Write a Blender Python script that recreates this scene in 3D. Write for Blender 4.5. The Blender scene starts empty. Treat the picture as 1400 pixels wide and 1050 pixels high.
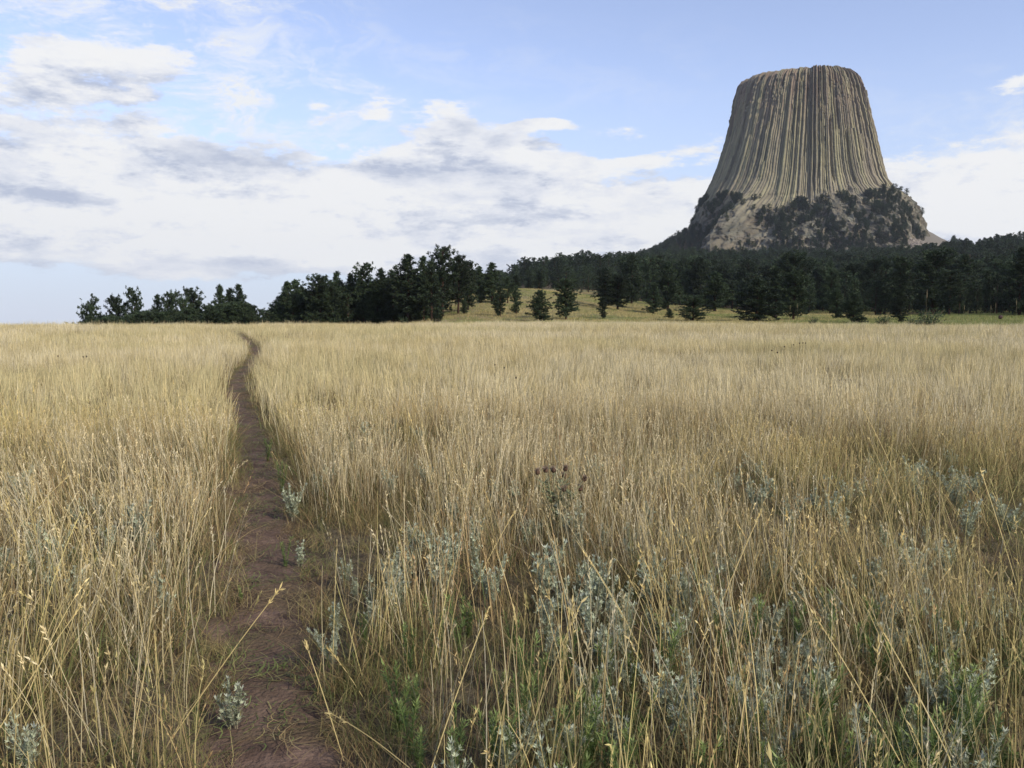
import bpy, math, random
import numpy as np
from mathutils import Vector

R = math.radians
SC = bpy.context.scene
ROOT = SC.collection
rng = np.random.default_rng(7)
random.seed(7)

# ------------------------------------------------------------------ camera, sky, sun, exposure
F = 1180.0                      # focal length in photograph pixels (1400 wide)
HOR = 436.0                     # row of the true horizon
PITCH = math.atan((525 - HOR) / F)
CAMZ = 1.62
cam_d = bpy.data.cameras.new('camera')
cam = bpy.data.objects.new('camera', cam_d); ROOT.objects.link(cam)
cam_d.sensor_width = 36.0; cam_d.lens = 36.0 * F / 1400.0
cam_d.clip_start = 0.05; cam_d.clip_end = 20000
cam.location = (0, 0, CAMZ); cam.rotation_euler = (math.pi / 2 - PITCH, 0, 0)
SC.camera = cam
SC.view_settings.view_transform = 'Standard'; SC.view_settings.look = 'None'
SC.view_settings.gamma = 1.0; SC.view_settings.exposure = 0.66
SC.cycles.max_bounces = 6; SC.cycles.diffuse_bounces = 3; SC.cycles.transparent_max_bounces = 8

def ray(px, py):
    dx = (px - 700) / F; dy = (525 - py) / F
    return np.array([dx, math.cos(PITCH) + dy * math.sin(PITCH), -math.sin(PITCH) + dy * math.cos(PITCH)])
def at(px, py, Y):
    r = ray(px, py); s = Y / r[1]
    return np.array([r[0] * s, Y, CAMZ + r[2] * s])
def az_el(px, py):
    r = ray(px, py)
    return math.atan2(r[0], r[1]), math.atan2(r[2], math.hypot(r[0], r[1]))

SUN_DIR = Vector((0.66, -0.56, 0.52)).normalized()      # towards the sun
sun_el = math.asin(SUN_DIR.z); sun_az = math.atan2(SUN_DIR.x, SUN_DIR.y)
sd = bpy.data.lights.new('sun', 'SUN'); sd.energy = 3.0; sd.angle = R(3); sd.color = (1.0, 0.93, 0.80)
sun = bpy.data.objects.new('sun', sd); ROOT.objects.link(sun)
sun.rotation_euler = (-SUN_DIR).to_track_quat('-Z', 'Y').to_euler()

world = bpy.data.worlds.new('World'); SC.world = world; world.use_nodes = True
def build_sky():
    nt = world.node_tree; N = nt.nodes; L = nt.links; N.clear()
    def new(t, **kw):
        n = N.new(t)
        for k, v in kw.items(): setattr(n, k, v)
        return n
    def put(sock, v):
        if hasattr(v, 'links') or hasattr(v, 'is_linked'): L.new(v, sock)
        else: sock.default_value = v
    def M(op, a, b=0.0, c=0.0, clamp=False):
        n = new('ShaderNodeMath', operation=op, use_clamp=clamp)
        put(n.inputs[0], a); put(n.inputs[1], b); put(n.inputs[2], c); return n.outputs[0]
    def VM(op, a, b=None, c=None):
        n = new('ShaderNodeVectorMath', operation=op)
        put(n.inputs[0], a)
        if b is not None: put(n.inputs[1], b)
        if c is not None: put(n.inputs[2], c)
        return n.outputs['Value'] if op in ('LENGTH', 'DOT_PRODUCT') else n.outputs['Vector']
    def MR(v, a, b, c=0.0, d=1.0, smooth=True):
        n = new('ShaderNodeMapRange', interpolation_type='SMOOTHSTEP' if smooth else 'LINEAR')
        for i, x in enumerate((v, a, b, c, d)): put(n.inputs[i], x)
        return n.outputs[0]
    def MIX(f, a, b):
        n = new('ShaderNodeMix', data_type='RGBA')
        put(n.inputs[0], f); put(n.inputs[6], a); put(n.inputs[7], b); return n.outputs[2]
    tc = new('ShaderNodeTexCoord')
    sep = new('ShaderNodeSeparateXYZ'); L.new(tc.outputs['Generated'], sep.inputs[0])
    X, Y, Z = sep.outputs
    az = M('ARCTAN2', X, Y); el = M('ARCSINE', Z)
    comb = new('ShaderNodeCombineXYZ'); L.new(az, comb.inputs[0]); L.new(el, comb.inputs[1])
    ang = comb.outputs[0]
    sky = new('ShaderNodeTexSky', sky_type='NISHITA', sun_disc=False)
    sky.sun_elevation = sun_el; sky.sun_rotation = sun_az
    sky.air_density = 1.0; sky.dust_density = 0.6; sky.ozone_density = 1.2; sky.altitude = 1300
    # (px, py, half width px, half height px, weight): where the cloud banks hang, as azimuth and elevation
    cover = [(250, 258, 420, 80, .56), (15, 195, 90, 100, .30), (650, 235, 190, 70, .52), (640, 170, 90, 38, .34),
             (860, 285, 260, 75, .52), (1330, 275, 210, 75, .62), (110, 40, 230, 70, .12), (60, 120, 170, 60, .06),
             (270, 40, 90, 40, .16), (230, 110, 120, 30, .17), (505, 149, 46, 9, .44), (422, 144, 32, 7, .38),
             (840, 163, 60, 16, .48), (870, 213, 72, 13, .5), (740, 160, 46, 11, .48), (1375, 115, 60, 18, .4),
             (150, 330, 330, 50, .30), (560, 315, 300, 60, .42), (1290, 320, 140, 50, .30), (1000, 330, 320, 45, .30),
             (100, 85, 90, 14, .22), (180, 147, 60, 9, .25), (115, 128, 50, 10, .25), (320, 160, 60, 9, .25), (170, 70, 110, 26, .2), (60, 30, 160, 40, .12), (400, 0, 200, 16, .3), (300, 48, 34, 14, .3), (490, 90, 40, 8, .22), (380, 332, 520, 32, .34), (820, 330, 260, 34, .35), (600, 75, 420, 50, -.2), (950, 60, 520, 120, -.45), (350, 160, 200, 22, -.16),
             (500, 412, 900, 26, -.35), (350, 350, 520, 26, .3)]
    dark = [(300, 212, 110, 30, .95), (210, 225, 60, 22, .5), (20, 232, 85, 34, .8), (20, 150, 80, 50, .10), (580, 236, 110, 28, .75),
            (655, 178, 75, 28, .75), (700, 232, 60, 20, .5), (120, 325, 260, 16, .12), (780, 285, 240, 30, .2), (1350, 335, 140, 20, .2), (40, 275, 120, 14, .3)]
    bright = [(300, 352, 460, 30, .55), (1000, 350, 300, 30, .4), (120, 228, 120, 30, .7), (250, 270, 200, 20, .35), (500, 215, 60, 24, .8), (720, 215, 50, 24, .7), (655, 302, 26, 9, 1.0), (290, 345, 30, 10, .8), (480, 290, 120, 14, .6), (60, 350, 110, 16, .6),
              (400, 312, 150, 12, .5), (1360, 285, 110, 30, .7), (1310, 315, 60, 16, .7), (505, 148, 40, 9, .8), (870, 213, 60, 10, .5)]
    def blobs(lst, vec, base=0.0):
        acc = base
        for (px, py, sx, sy, w) in lst:
            a, e = az_el(px, py)
            v = VM('MULTIPLY_ADD', vec, (F / sx, F / sy, 0), (-a * F / sx, -e * F / sy, 0))
            g = MR(VM('LENGTH', v), 0.15, 1.45, w, 0.0)
            acc = M('ADD', acc, g)
        return acc
    def noise(vec, scale, detail, rough, dist=0.0):
        n = new('ShaderNodeTexNoise'); n.noise_dimensions = '3D'
        put(n.inputs['Vector'], vec); n.inputs['Scale'].default_value = scale
        n.inputs['Detail'].default_value = detail; n.inputs['Roughness'].default_value = rough
        n.inputs['Distortion'].default_value = dist
        return n.outputs['Fac']
    vec0 = VM('MULTIPLY', tc.outputs['Generated'], (1.0, 1.0, 2.9))
    warpn = new('ShaderNodeTexNoise'); put(warpn.inputs['Vector'], vec0); warpn.inputs['Scale'].default_value = 6; warpn.inputs['Detail'].default_value = 9
    warp = VM('MULTIPLY_ADD', warpn.outputs['Color'], (.16, .09, 0), (-.08, -.045, 0))
    angw = VM('ADD', ang, warp)
    def density(off):
        v = VM('ADD', vec0, (0.0, 0.0, off * 2.9)) if off else vec0
        a = VM('ADD', angw, (0.0, off, 0.0)) if off else angw
        n1 = noise(v, 6.5, 11, .66, .15); n2 = noise(v, 19, 10, .7)
        f = M('ADD', M('MULTIPLY', M('SUBTRACT', n1, .5), 1.5), M('MULTIPLY', M('SUBTRACT', n2, .5), 1.15))
        return M('ADD', f, blobs(cover, a, -0.03))
    # away from the photographed quarter of the sky the same broken cover goes on
    d0 = density(0.0); d1 = density(0.022)
    alpha = MR(d0, 0.08, 0.32)
    thin = MR(d0, 0.0, 0.5)
    alpha = M('MULTIPLY', alpha, MR(thin, 0.0, 1.0, 0.6, .97), clamp=True)
    # lit tops and greyer undersides: compare with the density a little higher up
    lit = MR(M('SUBTRACT', d0, d1), -0.26, 0.26)
    vw0 = VM('MULTIPLY', tc.outputs['Generated'], (1.0, 1.0, 3.6))
    fine = noise(vec0, 8.0, 12, .68, .2)
    g = M('SUBTRACT', M('ADD', M('MULTIPLY', lit, .8), M('ADD', M('MULTIPLY', fine, 2.8), M('MULTIPLY', noise(vw0, 20.0, 12, .7, .2), 1.9))), blobs(dark, angw, 2.02))
    g = M('ADD', g, M('MULTIPLY', blobs(bright, angw, 0.0), .55))
    g = MR(g, 0.0, 1.15, 0, 1, smooth=False)
    ramp = new('ShaderNodeValToRGB'); cr = ramp.color_ramp
    cr.elements[0].position = 0.0; cr.elements[0].color = (.54, .595, .74, 1)
    cr.elements[1].position = 1.0; cr.elements[1].color = (1.0, 1.0, 1.0, 1)
    e = cr.elements.new(.35); e.color = (.72, .76, .86, 1)
    e = cr.elements.new(.68); e.color = (.88, .90, .96, 1)
    L.new(g, ramp.inputs[0])
    cloud = VM('SCALE', ramp.outputs[0]); cloud.node.inputs['Scale'].default_value = 3.95
    skyc = VM('MULTIPLY_ADD', sky.outputs[0], (.96, .82, .84), (.34, .36, .42))
    # pale band of thin far cloud over the horizon
    low = MR(el, 0.0, 0.30, 0.90, 0.0)
    skyc = MIX(low, skyc, (2.3, 2.75, 3.5, 1))
    vw = VM('MULTIPLY_ADD', tc.outputs['Generated'], (1.0, 1.0, 2.2), warp)
    wz = M('MULTIPLY', MR(noise(vw, 12.0, 13, .72, .5), .43, .66), blobs([(150, 60, 330, 130, .95), (330, 150, 200, 40, .6), (1380, 150, 160, 60, .35), (700, 100, 300, 60, .18), (1330, 215, 150, 40, .5)], angw, 0.0))
    skyc = MIX(wz, skyc, (3.75, 3.85, 4.0, 1))
    col = MIX(alpha, skyc, cloud)
    bg = new('ShaderNodeBackground'); L.new(col, bg.inputs[0]); bg.inputs[1].default_value = 0.15
    out = new('ShaderNodeOutputWorld'); L.new(bg.outputs[0], out.inputs[0])
build_sky()

# ------------------------------------------------------------------ helpers
def hash3(ix, iy, iz, seed):
    h = (ix.astype(np.int64) * 374761393 + iy.astype(np.int64) * 668265263 + iz.astype(np.int64) * 2147483647 + seed * 974634777) & 0xFFFFFFFF
    h = ((h ^ (h >> 13)) * 1274126177) & 0xFFFFFFFF
    h = ((h ^ (h >> 16)) * 2246822519) & 0xFFFFFFFF
    return ((h ^ (h >> 15)) & 0xFFFFFF) / float(0xFFFFFF)
def vnoise(x, y, z=0.0, seed=0):
    x, y, z = np.broadcast_arrays(np.asarray(x, float), np.asarray(y, float), np.asarray(z, float))
    ix, iy, iz = np.floor(x), np.floor(y), np.floor(z)
    fx, fy, fz = x - ix, y - iy, z - iz
    fx = fx * fx * (3 - 2 * fx); fy = fy * fy * (3 - 2 * fy); fz = fz * fz * (3 - 2 * fz)
    r = 0
    for a in (0, 1):
        for b in (0, 1):
            for c in (0, 1):
                w = (fx if a else 1 - fx) * (fy if b else 1 - fy) * (fz if c else 1 - fz)
                r = r + w * hash3(ix + a, iy + b, iz + c, seed)
    return r * 2 - 1
def fbm(x, y, z=0.0, octaves=4, seed=0, gain=.5):
    r = 0; a = 1.0; f = 1.0
    for o in range(octaves):
        r = r + a * vnoise(np.asarray(x) * f, np.asarray(y) * f, np.asarray(z) * f, seed + o * 17); a *= gain; f *= 2.03
    return r

def make_mesh(name, V, faces_list, mats=(), col=None, smooth=False, mat_idx=None):
    """faces_list: list of (n,k) int arrays"""
    me = bpy.data.meshes.new(name)
    V = np.asarray(V, np.float32)
    me.vertices.add(len(V)); me.vertices.foreach_set('co', V.ravel())
    faces_list = [f for f in faces_list if len(f)]
    loops = np.concatenate([f.ravel() for f in faces_list]).astype(np.int32)
    sizes = np.concatenate([np.full(len(f), f.shape[1], np.int32) for f in faces_list])
    starts = np.concatenate([[0], np.cumsum(sizes)[:-1]]).astype(np.int32)
    me.loops.add(len(loops)); me.loops.foreach_set('vertex_index', loops)
    me.polygons.add(len(sizes)); me.polygons.foreach_set('loop_start', starts)
    try: me.polygons.foreach_set('loop_total', sizes)
    except Exception: pass
    if mat_idx is not None: me.polygons.foreach_set('material_index', np.asarray(mat_idx, np.int32))
    me.polygons.foreach_set('use_smooth', np.full(len(sizes), smooth))
    for m in mats: me.materials.append(m)
    if col is not None:
        c = np.ones((len(V), 4), np.float32); c[:, :3] = col
        a = me.color_attributes.new('tint', 'FLOAT_COLOR', 'POINT'); a.data.foreach_set('color', c.ravel())
    me.update(calc_edges=True); me.validate()
    return me
def link(name, me, parent=None):
    o = bpy.data.objects.new(name, me); ROOT.objects.link(o)
    if parent is not None: o.parent = parent
    return o
def tag(o, label=None, cat=None, group=None, kind=None):
    if label: o['label'] = label
    if cat: o['category'] = cat
    if group: o['group'] = group
    if kind: o['kind'] = kind
    return o
def thing(name, label, cat, loc=(0, 0, 0), rz=0.0, group=None, scale=None):
    o = bpy.data.objects.new(name, None); ROOT.objects.link(o)
    o.location = loc; o.rotation_euler = (0, 0, rz)
    if scale is not None: o.scale = scale if hasattr(scale, '__len__') else (scale,) * 3
    o.empty_display_size = .2
    return tag(o, label, cat, group)

class Geo:
    """collects vertices, faces and tints"""
    def __init__(s): s.V = []; s.F4 = []; s.F3 = []; s.C = []; s.n = 0
    def add(s, V, F4=None, F3=None, C=(1, 1, 1)):
        V = np.asarray(V, float).reshape(-1, 3); s.V.append(V)
        if F4 is not None: s.F4.append(np.asarray(F4, int) + s.n)
        if F3 is not None: s.F3.append(np.asarray(F3, int) + s.n)
        C = np.asarray(C, float)
        s.C.append(np.broadcast_to(C, (len(V), 3)) if C.ndim == 1 else C.reshape(-1, 3)); s.n += len(V)
    def ribbon(s, P, W, side, C):
        """P (N,S,3), W (N,S) widths, side (N,3), C (N,3) or (N,S,3)"""
        Nn, S, _ = P.shape
        off = side[:, None, :] * W[:, :, None] * .5
        V = np.stack([P - off, P + off], 2)
        idx = np.arange(Nn * S * 2).reshape(Nn, S, 2)
        F4 = np.stack([idx[:, :-1, 0], idx[:, :-1, 1], idx[:, 1:, 1], idx[:, 1:, 0]], -1).reshape(-1, 4)
        C = np.asarray(C)
        if C.ndim == 2: C = C[:, None, :]
        C = np.broadcast_to(C[:, :, None, :], (Nn, S, 2, 3))
        s.add(V.reshape(-1, 3), F4, None, C.reshape(-1, 3))
    def tube(s, P, r, k=6, C=(1, 1, 1), cap=True):
        P = np.asarray(P, float); r = np.broadcast_to(np.asarray(r, float), (len(P),))
        T = np.gradient(P, axis=0); T /= np.linalg.norm(T, axis=1)[:, None] + 1e-9
        ref = np.array([1., 0, 0]) if abs(T[0, 2]) > .7 else np.array([0, 0, 1.])
        A = np.cross(T, ref); A /= np.linalg.norm(A, axis=1)[:, None] + 1e-9; B = np.cross(T, A)
        th = np.linspace(0, 2 * np.pi, k, endpoint=False)
        V = P[:, None, :] + r[:, None, None] * (A[:, None, :] * np.cos(th)[None, :, None] + B[:, None, :] * np.sin(th)[None, :, None])
        idx = np.arange(len(P) * k).reshape(len(P), k); nx = np.roll(idx, -1, 1)
        F4 = np.stack([idx[:-1], nx[:-1], nx[1:], idx[1:]], -1).reshape(-1, 4)
        s.add(V.reshape(-1, 3), F4, None, C)
    def mesh(s, name, mats, smooth=False, mat_idx=None):
        F4 = np.concatenate(s.F4) if s.F4 else np.zeros((0, 4), int); F3 = np.concatenate(s.F3) if s.F3 else np.zeros((0, 3), int)
        return make_mesh(name, np.concatenate(s.V), [F4, F3], mats, np.concatenate(s.C), smooth, mat_idx)

# ------------------------------------------------------------------ materials
def mat_base(name):
    m = bpy.data.materials.new(name); m.use_nodes = True
    nt = m.node_tree; nt.nodes.clear()
    return m, nt, nt.nodes, nt.links
def leaf_mat(name, transl=.3, var=.3, rough=.55, spec=.2, gain=1.0, tex=None):
    m, nt, N, L = mat_base(name)
    at_ = N.new('ShaderNodeAttribute'); at_.attribute_name = 'tint'
    oi = N.new('ShaderNodeObjectInfo')
    mr = N.new('ShaderNodeMapRange'); mr.inputs[3].default_value = (1 - var) * gain; mr.inputs[4].default_value = (1 + var) * gain
    L.new(oi.outputs['Random'], mr.inputs[0])
    sc = N.new('ShaderNodeVectorMath'); sc.operation = 'SCALE'
    L.new(at_.outputs['Color'], sc.inputs[0]); L.new(mr.outputs[0], sc.inputs['Scale'])
    p = N.new('ShaderNodeBsdfPrincipled'); p.inputs['Roughness'].default_value = rough
    p.inputs['Specular IOR Level'].default_value = spec
    L.new(sc.outputs[0], p.inputs['Base Color'])
    t = N.new('ShaderNodeBsdfTranslucent'); L.new(sc.outputs[0], t.inputs[0])
    mx = N.new('ShaderNodeMixShader'); mx.inputs[0].default_value = transl
    L.new(p.outputs[0], mx.inputs[1]); L.new(t.outputs[0], mx.inputs[2])
    o = N.new('ShaderNodeOutputMaterial'); L.new(mx.outputs[0], o.inputs[0])
    return m
def noise_mat(name, stops, scale=1.0, detail=8, rough=.95, coord='Object', bump=.3, bump_scale=20, bump_dist=.02, tint=False, spec=.15, stretch=(1, 1, 1), scale2=None, mixc=None):
    """stops: [(pos, colour)] over fractal noise; optional second colour patches"""
    m, nt, N, L = mat_base(name)
    tc = N.new('ShaderNodeTexCoord'); mp = N.new('ShaderNodeMapping'); mp.inputs['Scale'].default_value = stretch
    L.new(tc.outputs[coord], mp.inputs[0])
    n = N.new('ShaderNodeTexNoise'); n.inputs['Scale'].default_value = scale; n.inputs['Detail'].default_value = detail; n.inputs['Roughness'].default_value = .62
    L.new(mp.outputs[0], n.inputs['Vector'])
    rp = N.new('ShaderNodeValToRGB'); cr = rp.color_ramp
    cr.elements[0].position, cr.elements[0].color = stops[0][0], (*stops[0][1], 1)
    cr.elements[1].position, cr.elements[1].color = stops[-1][0], (*stops[-1][1], 1)
    for p_, c_ in stops[1:-1]:
        e = cr.elements.new(p_); e.color = (*c_, 1)
    L.new(n.outputs['Fac'], rp.inputs[0]); col = rp.outputs[0]
    if mixc:
        n2 = N.new('ShaderNodeTexNoise'); n2.inputs['Scale'].default_value = scale2; n2.inputs['Detail'].default_value = 6
        L.new(mp.outputs[0], n2.inputs['Vector'])
        mr = N.new('ShaderNodeMapRange'); mr.inputs[1].default_value = .45; mr.inputs[2].default_value = .62; L.new(n2.outputs['Fac'], mr.inputs[0])
        mx = N.new('ShaderNodeMix'); mx.data_type = 'RGBA'; mx.inputs[7].default_value = (*mixc, 1)
        L.new(mr.outputs[0], mx.inputs[0]); L.new(col, mx.inputs[6]); col = mx.outputs[2]
    if tint:
        a = N.new('ShaderNodeAttribute'); a.attribute_name = 'tint'
        mm = N.new('ShaderNodeMix'); mm.data_type = 'RGBA'; mm.blend_type = 'MULTIPLY'; mm.inputs[0].default_value = 1
        L.new(col, mm.inputs[6]); L.new(a.outputs['Color'], mm.inputs[7]); col = mm.outputs[2]
    p = N.new('ShaderNodeBsdfPrincipled'); p.inputs['Roughness'].default_value = rough; p.inputs['Specular IOR Level'].default_value = spec
    L.new(col, p.inputs['Base Color'])
    nb = N.new('ShaderNodeTexNoise'); nb.inputs['Scale'].default_value = bump_scale; nb.inputs['Detail'].default_value = 8
    L.new(mp.outputs[0], nb.inputs['Vector'])
    b = N.new('ShaderNodeBump'); b.inputs['Strength'].default_value = bump; b.inputs['Distance'].default_value = bump_dist
    L.new(nb.outputs['Fac'], b.inputs['Height']); L.new(b.outputs[0], p.inputs['Normal'])
    o = N.new('ShaderNodeOutputMaterial'); L.new(p.outputs[0], o.inputs[0])
    return m

M_GRASS = leaf_mat('dry_grass', .28, .22, .6, .25)
M_GREEN = leaf_mat('green_leaf', .3, .2, .5, .3)
M_SAGE = leaf_mat('sage_leaf', .15, .15, .8, .1)
M_NEEDLE = leaf_mat('pine_needles', .1, .42, .6, .2)
M_BARK = noise_mat('pine_bark', [(.3, (.035, .022, .016)), (.7, (.12, .075, .05))], 3, bump=.6, bump_scale=8, bump_dist=.05, tint=True)
M_STEM = leaf_mat('plant_stem', 0.05, .15, .8, .1)
M_SOIL = noise_mat('meadow_soil', [(.3, (.045, .032, .022)), (.5, (.10, .075, .045)), (.7, (.19, .15, .085))], 9, bump=.7, bump_scale=60, bump_dist=.03, tint=True)
M_PATH = noise_mat('path_dirt', [(.30, (.055, .036, .026)), (.50, (.115, .074, .054)), (.70, (.205, .138, .102))], 5.5, detail=12, bump=.8, bump_scale=45, bump_dist=.025, scale2=2.6, mixc=(.115, .08, .05))
M_SCREE = noise_mat('scree_rubble', [(.3, (.10, .09, .08)), (.6, (.24, .215, .19))], .35, bump=1, bump_scale=.5, bump_dist=1.5, tint=True)

# ------------------------------------------------------------------ terrain
TOW = np.array([at(1102, 436, 1300)[0], 1300.0])
T_PX = np.array([-500, 60, 100, 350, 560, 640, 700, 760, 850, 930, 1000, 1150, 1320, 1400, 1900], float)
T_D = np.array([0, 30, 60, 86, 104, 125, 150, 200, 260, 330, 450, 600, 750, 900, 1050, 1300, 2000, 7000], float)
T_Z = np.array([
 # px:-500   60   100  350  560  640  700  760  850  930 1000 1150 1320 1400 1900
 [0]*15, [.04]*15, [.34]*15,
 [.70]*15,
 [.62, .62, .62, .62, .65, .70, .72, .72, .70, .68, .60, .50, .40, .38, .3],
 [-2, -2, -2, -1.4, -.3, .5, .8, .8, .8, .7, .6, .5, .4, .4, .3],
 [-6, -6, -5, -3, 0, 1.2, 1.1, .95, .95, .9, .9, .8, .8, .8, .8],
 [-14, -11, -8, -5, 2, 4.6, 5.2, 4.2, 3.0, 2.6, 2.3, 2.0, 2.0, 2.0, 2],
 [-20, -15, -12, -8, 3, 8.6, 11.3, 9.6, 6.2, 4.6, 4.0, 3.0, 3.0, 3.2, 3],
 [-28, -22, -16, -12, 3, 9.5, 12.3, 11.2, 8.0, 6.6, 5.2, 4.4, 4.2, 4.2, 4],
 [-36, -30, -22, -18, 4, 11, 16, 17, 15, 14, 12.5, 11.5, 11.5, 11.5, 11],
 [-45, -40, -30, -24, 4, 17, 26, 29, 29, 27, 25, 24, 24, 25, 25],
 [-50, -46, -36, -30, 0, 19, 31, 38, 43, 42, 40, 38, 41, 45, 45],
 [-55, -50, -42, -34, -5, 12, 27, 38, 53, 57, 54, 52, 58, 64, 60],
 [-60, -55, -46, -38, -10, 0, 15, 30, 56, 66, 66, 64, 66, 68, 62],
 [-70, -66, -60, -50, -35, -20, -10, 0, 40, 65, 75, 80, 62, 50, 40],
 [-85]*15, [-95]*15], float)
T_AZ = np.arctan2((T_PX - 700) / F, 1.0)
_AZ = np.linspace(T_AZ[0], T_AZ[-1], 260)
_S = np.linspace(0, math.log1p(7000 / 20), 420); _D = 20 * np.expm1(_S)
_tmp = np.array([np.interp(_AZ, T_AZ, row) for row in T_Z])
LUT = np.array([np.interp(_D, T_D, _tmp[:, j]) for j in range(len(_AZ))]).T
def _blur(A, n0, n1):
    for _ in range(3):
        if n0: k = np.pad(A, ((n0, n0), (0, 0)), 'edge'); A = sum(k[i:i + A.shape[0]] for i in range(2 * n0 + 1)) / (2 * n0 + 1)
        if n1: k = np.pad(A, ((0, 0), (n1, n1)), 'edge'); A = sum(k[:, i:i + A.shape[1]] for i in range(2 * n1 + 1)) / (2 * n1 + 1)
    return A
LUT = _blur(LUT, 2, 4)
def terrain(x, y):
    x = np.asarray(x, float); y = np.asarray(y, float)
    d = np.hypot(x, y); a = np.arctan2(x, y)
    fa = np.clip((a - _AZ[0]) / (_AZ[1] - _AZ[0]), 0, len(_AZ) - 1.001); fs = np.clip(np.log1p(d / 20) / (_S[1] - _S[0]), 0, len(_S) - 1.001)
    i = fs.astype(int); j = fa.astype(int); u = fs - i; v = fa - j
    z = LUT[i, j] * (1 - u) * (1 - v) + LUT[i + 1, j] * u * (1 - v) + LUT[i, j + 1] * (1 - u) * v + LUT[i + 1, j + 1] * u * v
    # apron of the rock tower
    dx = x - TOW[0]; dy = y - TOW[1]; rr = np.hypot(dx, dy / 1.0)
    cs = dy / (rr + 1e-6)                                   # -1 faces the camera
    prof = np.interp(rr, [0, 120, 160, 195, 225, 280, 380, 520], [150, 148, 140, 120, 102, 84, 58, 0])
    prof = prof - np.clip(-cs, 0, 1) * np.interp(rr, [0, 150, 250, 400], [20, 44, 30, 8])
    z = np.where(rr < 520, np.maximum(z, z * 0 + prof), z)
    wob = 0.05 * np.clip(d / 6, 0, 1) * vnoise(x / 3.1, y / 3.1, 0, 3) + 0.02 * vnoise(x / .8, y / .8, 0, 5) \
        + .09 * np.clip((d - 25) / 30, 0, 1) * vnoise(x / 5.5, y / 5.5, 0, 8) + np.clip((d - 120) / 300, 0, 1) * 1.2 * fbm(x / 38, y / 38, 0, 3, 9) + np.clip((d - 104) / 60, 0, 1) * .25 * vnoise(x / 9, y / 9, 0, 12)
    return z + wob
def ground_hit(px, py, lo=1.5, hi=400):
    r = ray(px, py); s = np.linspace(lo, hi, 8000) / r[1]
    P = np.array([0, 0, CAMZ])[None] + s[:, None] * r[None]
    below = P[:, 2] < terrain(P[:, 0], P[:, 1])
    k = np.argmax(below)
    return P[k] if below.any() else None

# path centre line: (row, centre px, width px) read off, turned into ground points
path_px = [(1250, 425, 340), (1050, 392, 245), (950, 376, 186), (850, 370, 150), (750, 371, 118), (700, 367, 98), (650, 358, 76), (600, 348, 60), (560, 332, 46), (535, 322, 40), (515, 327, 32), (498, 341, 25), (484, 351, 22), (472, 347, 18), (463, 334, 14)]
pc = []; pw = []
for (py, px, w) in path_px:
    h = ground_hit(px, py, 1.5, 150)
    if h is not None: pc.append(h[:2]); pw.append(w / F * h[1])
pc.append(pc[-1] + np.array([-3.2, 9.])); pw.append(.5); pc.append(pc[-1] + np.array([-6, 12.])); pw.append(.5)
pc = np.array(pc); pw = np.array(pw)
d0_ = pc[0] - pc[1]; d0_ /= np.linalg.norm(d0_)
pc = np.vstack([pc[0] + d0_ * 6, pc[0] + d0_ * 2, pc]); pw = np.concatenate([[pw[0]], [pw[0]], pw])
_t = np.concatenate([[0], np.cumsum(np.linalg.norm(np.diff(pc, axis=0), axis=1))])
NT = 700; tt = _t[-1] * np.linspace(0, 1, NT) ** 1.35
PCX = np.interp(tt, _t, pc[:, 0]); PCY = np.interp(tt, _t, pc[:, 1]); PWW = np.interp(tt, _t, pw)
def _sm(a, k=3):
    p = np.pad(a, (k, k), 'edge'); return np.convolve(p, np.ones(2 * k + 1) / (2 * k + 1), 'valid')
PCX = _sm(PCX); PCY = _sm(PCY); PWW = _sm(PWW)
def path_dist(x, y):
    """distance to the centre line minus half the width (negative on the path), and the side"""
    x = np.atleast_1d(x); y = np.atleast_1d(y)
    o = np.argsort(PCY); cx = np.interp(y, PCY[o], PCX[o]); w = np.interp(y, PCY[o], PWW[o])
    sl = np.interp(y, PCY[o], np.gradient(PCX[o], PCY[o] + np.arange(len(o)) * 1e-6))
    d = (x - cx) / np.sqrt(1 + np.clip(sl, -2, 2) ** 2)
    d = np.where(y > PCY.max(), 99, d)
    return np.abs(d) - w / 2, d
def ground_z(x, y):
    z = terrain(x, y); d, _ = path_dist(np.ravel(x), np.ravel(y)); d = d.reshape(np.shape(z))
    k = np.clip(1 - (d + .10) / .28, 0, 1); k = k * k * (3 - 2 * k)
    return z - .07 * k

# ground sheet: one polar grid round the viewpoint, out to the horizon
fa = np.linspace(-0.95, 0.95, 700); ba = np.linspace(0.95, 2 * np.pi - 0.95, 160)[1:-1]
AZ = np.concatenate([fa, ba]); RD = np.concatenate([[0.0], 0.6 * np.exp(np.linspace(0, math.log(5000 / .6), 620))])
GA, GR = np.meshgrid(AZ, RD); GX = GR * np.sin(GA); GY = GR * np.cos(GA)
GZ = ground_z(GX, GY)
nr, na = GX.shape
idx = np.arange(nr * na).reshape(nr, na); nx_ = np.roll(idx, -1, 1)
F4 = np.stack([idx[:-1], idx[1:], nx_[1:], nx_[:-1]], -1).reshape(-1, 4)
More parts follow.
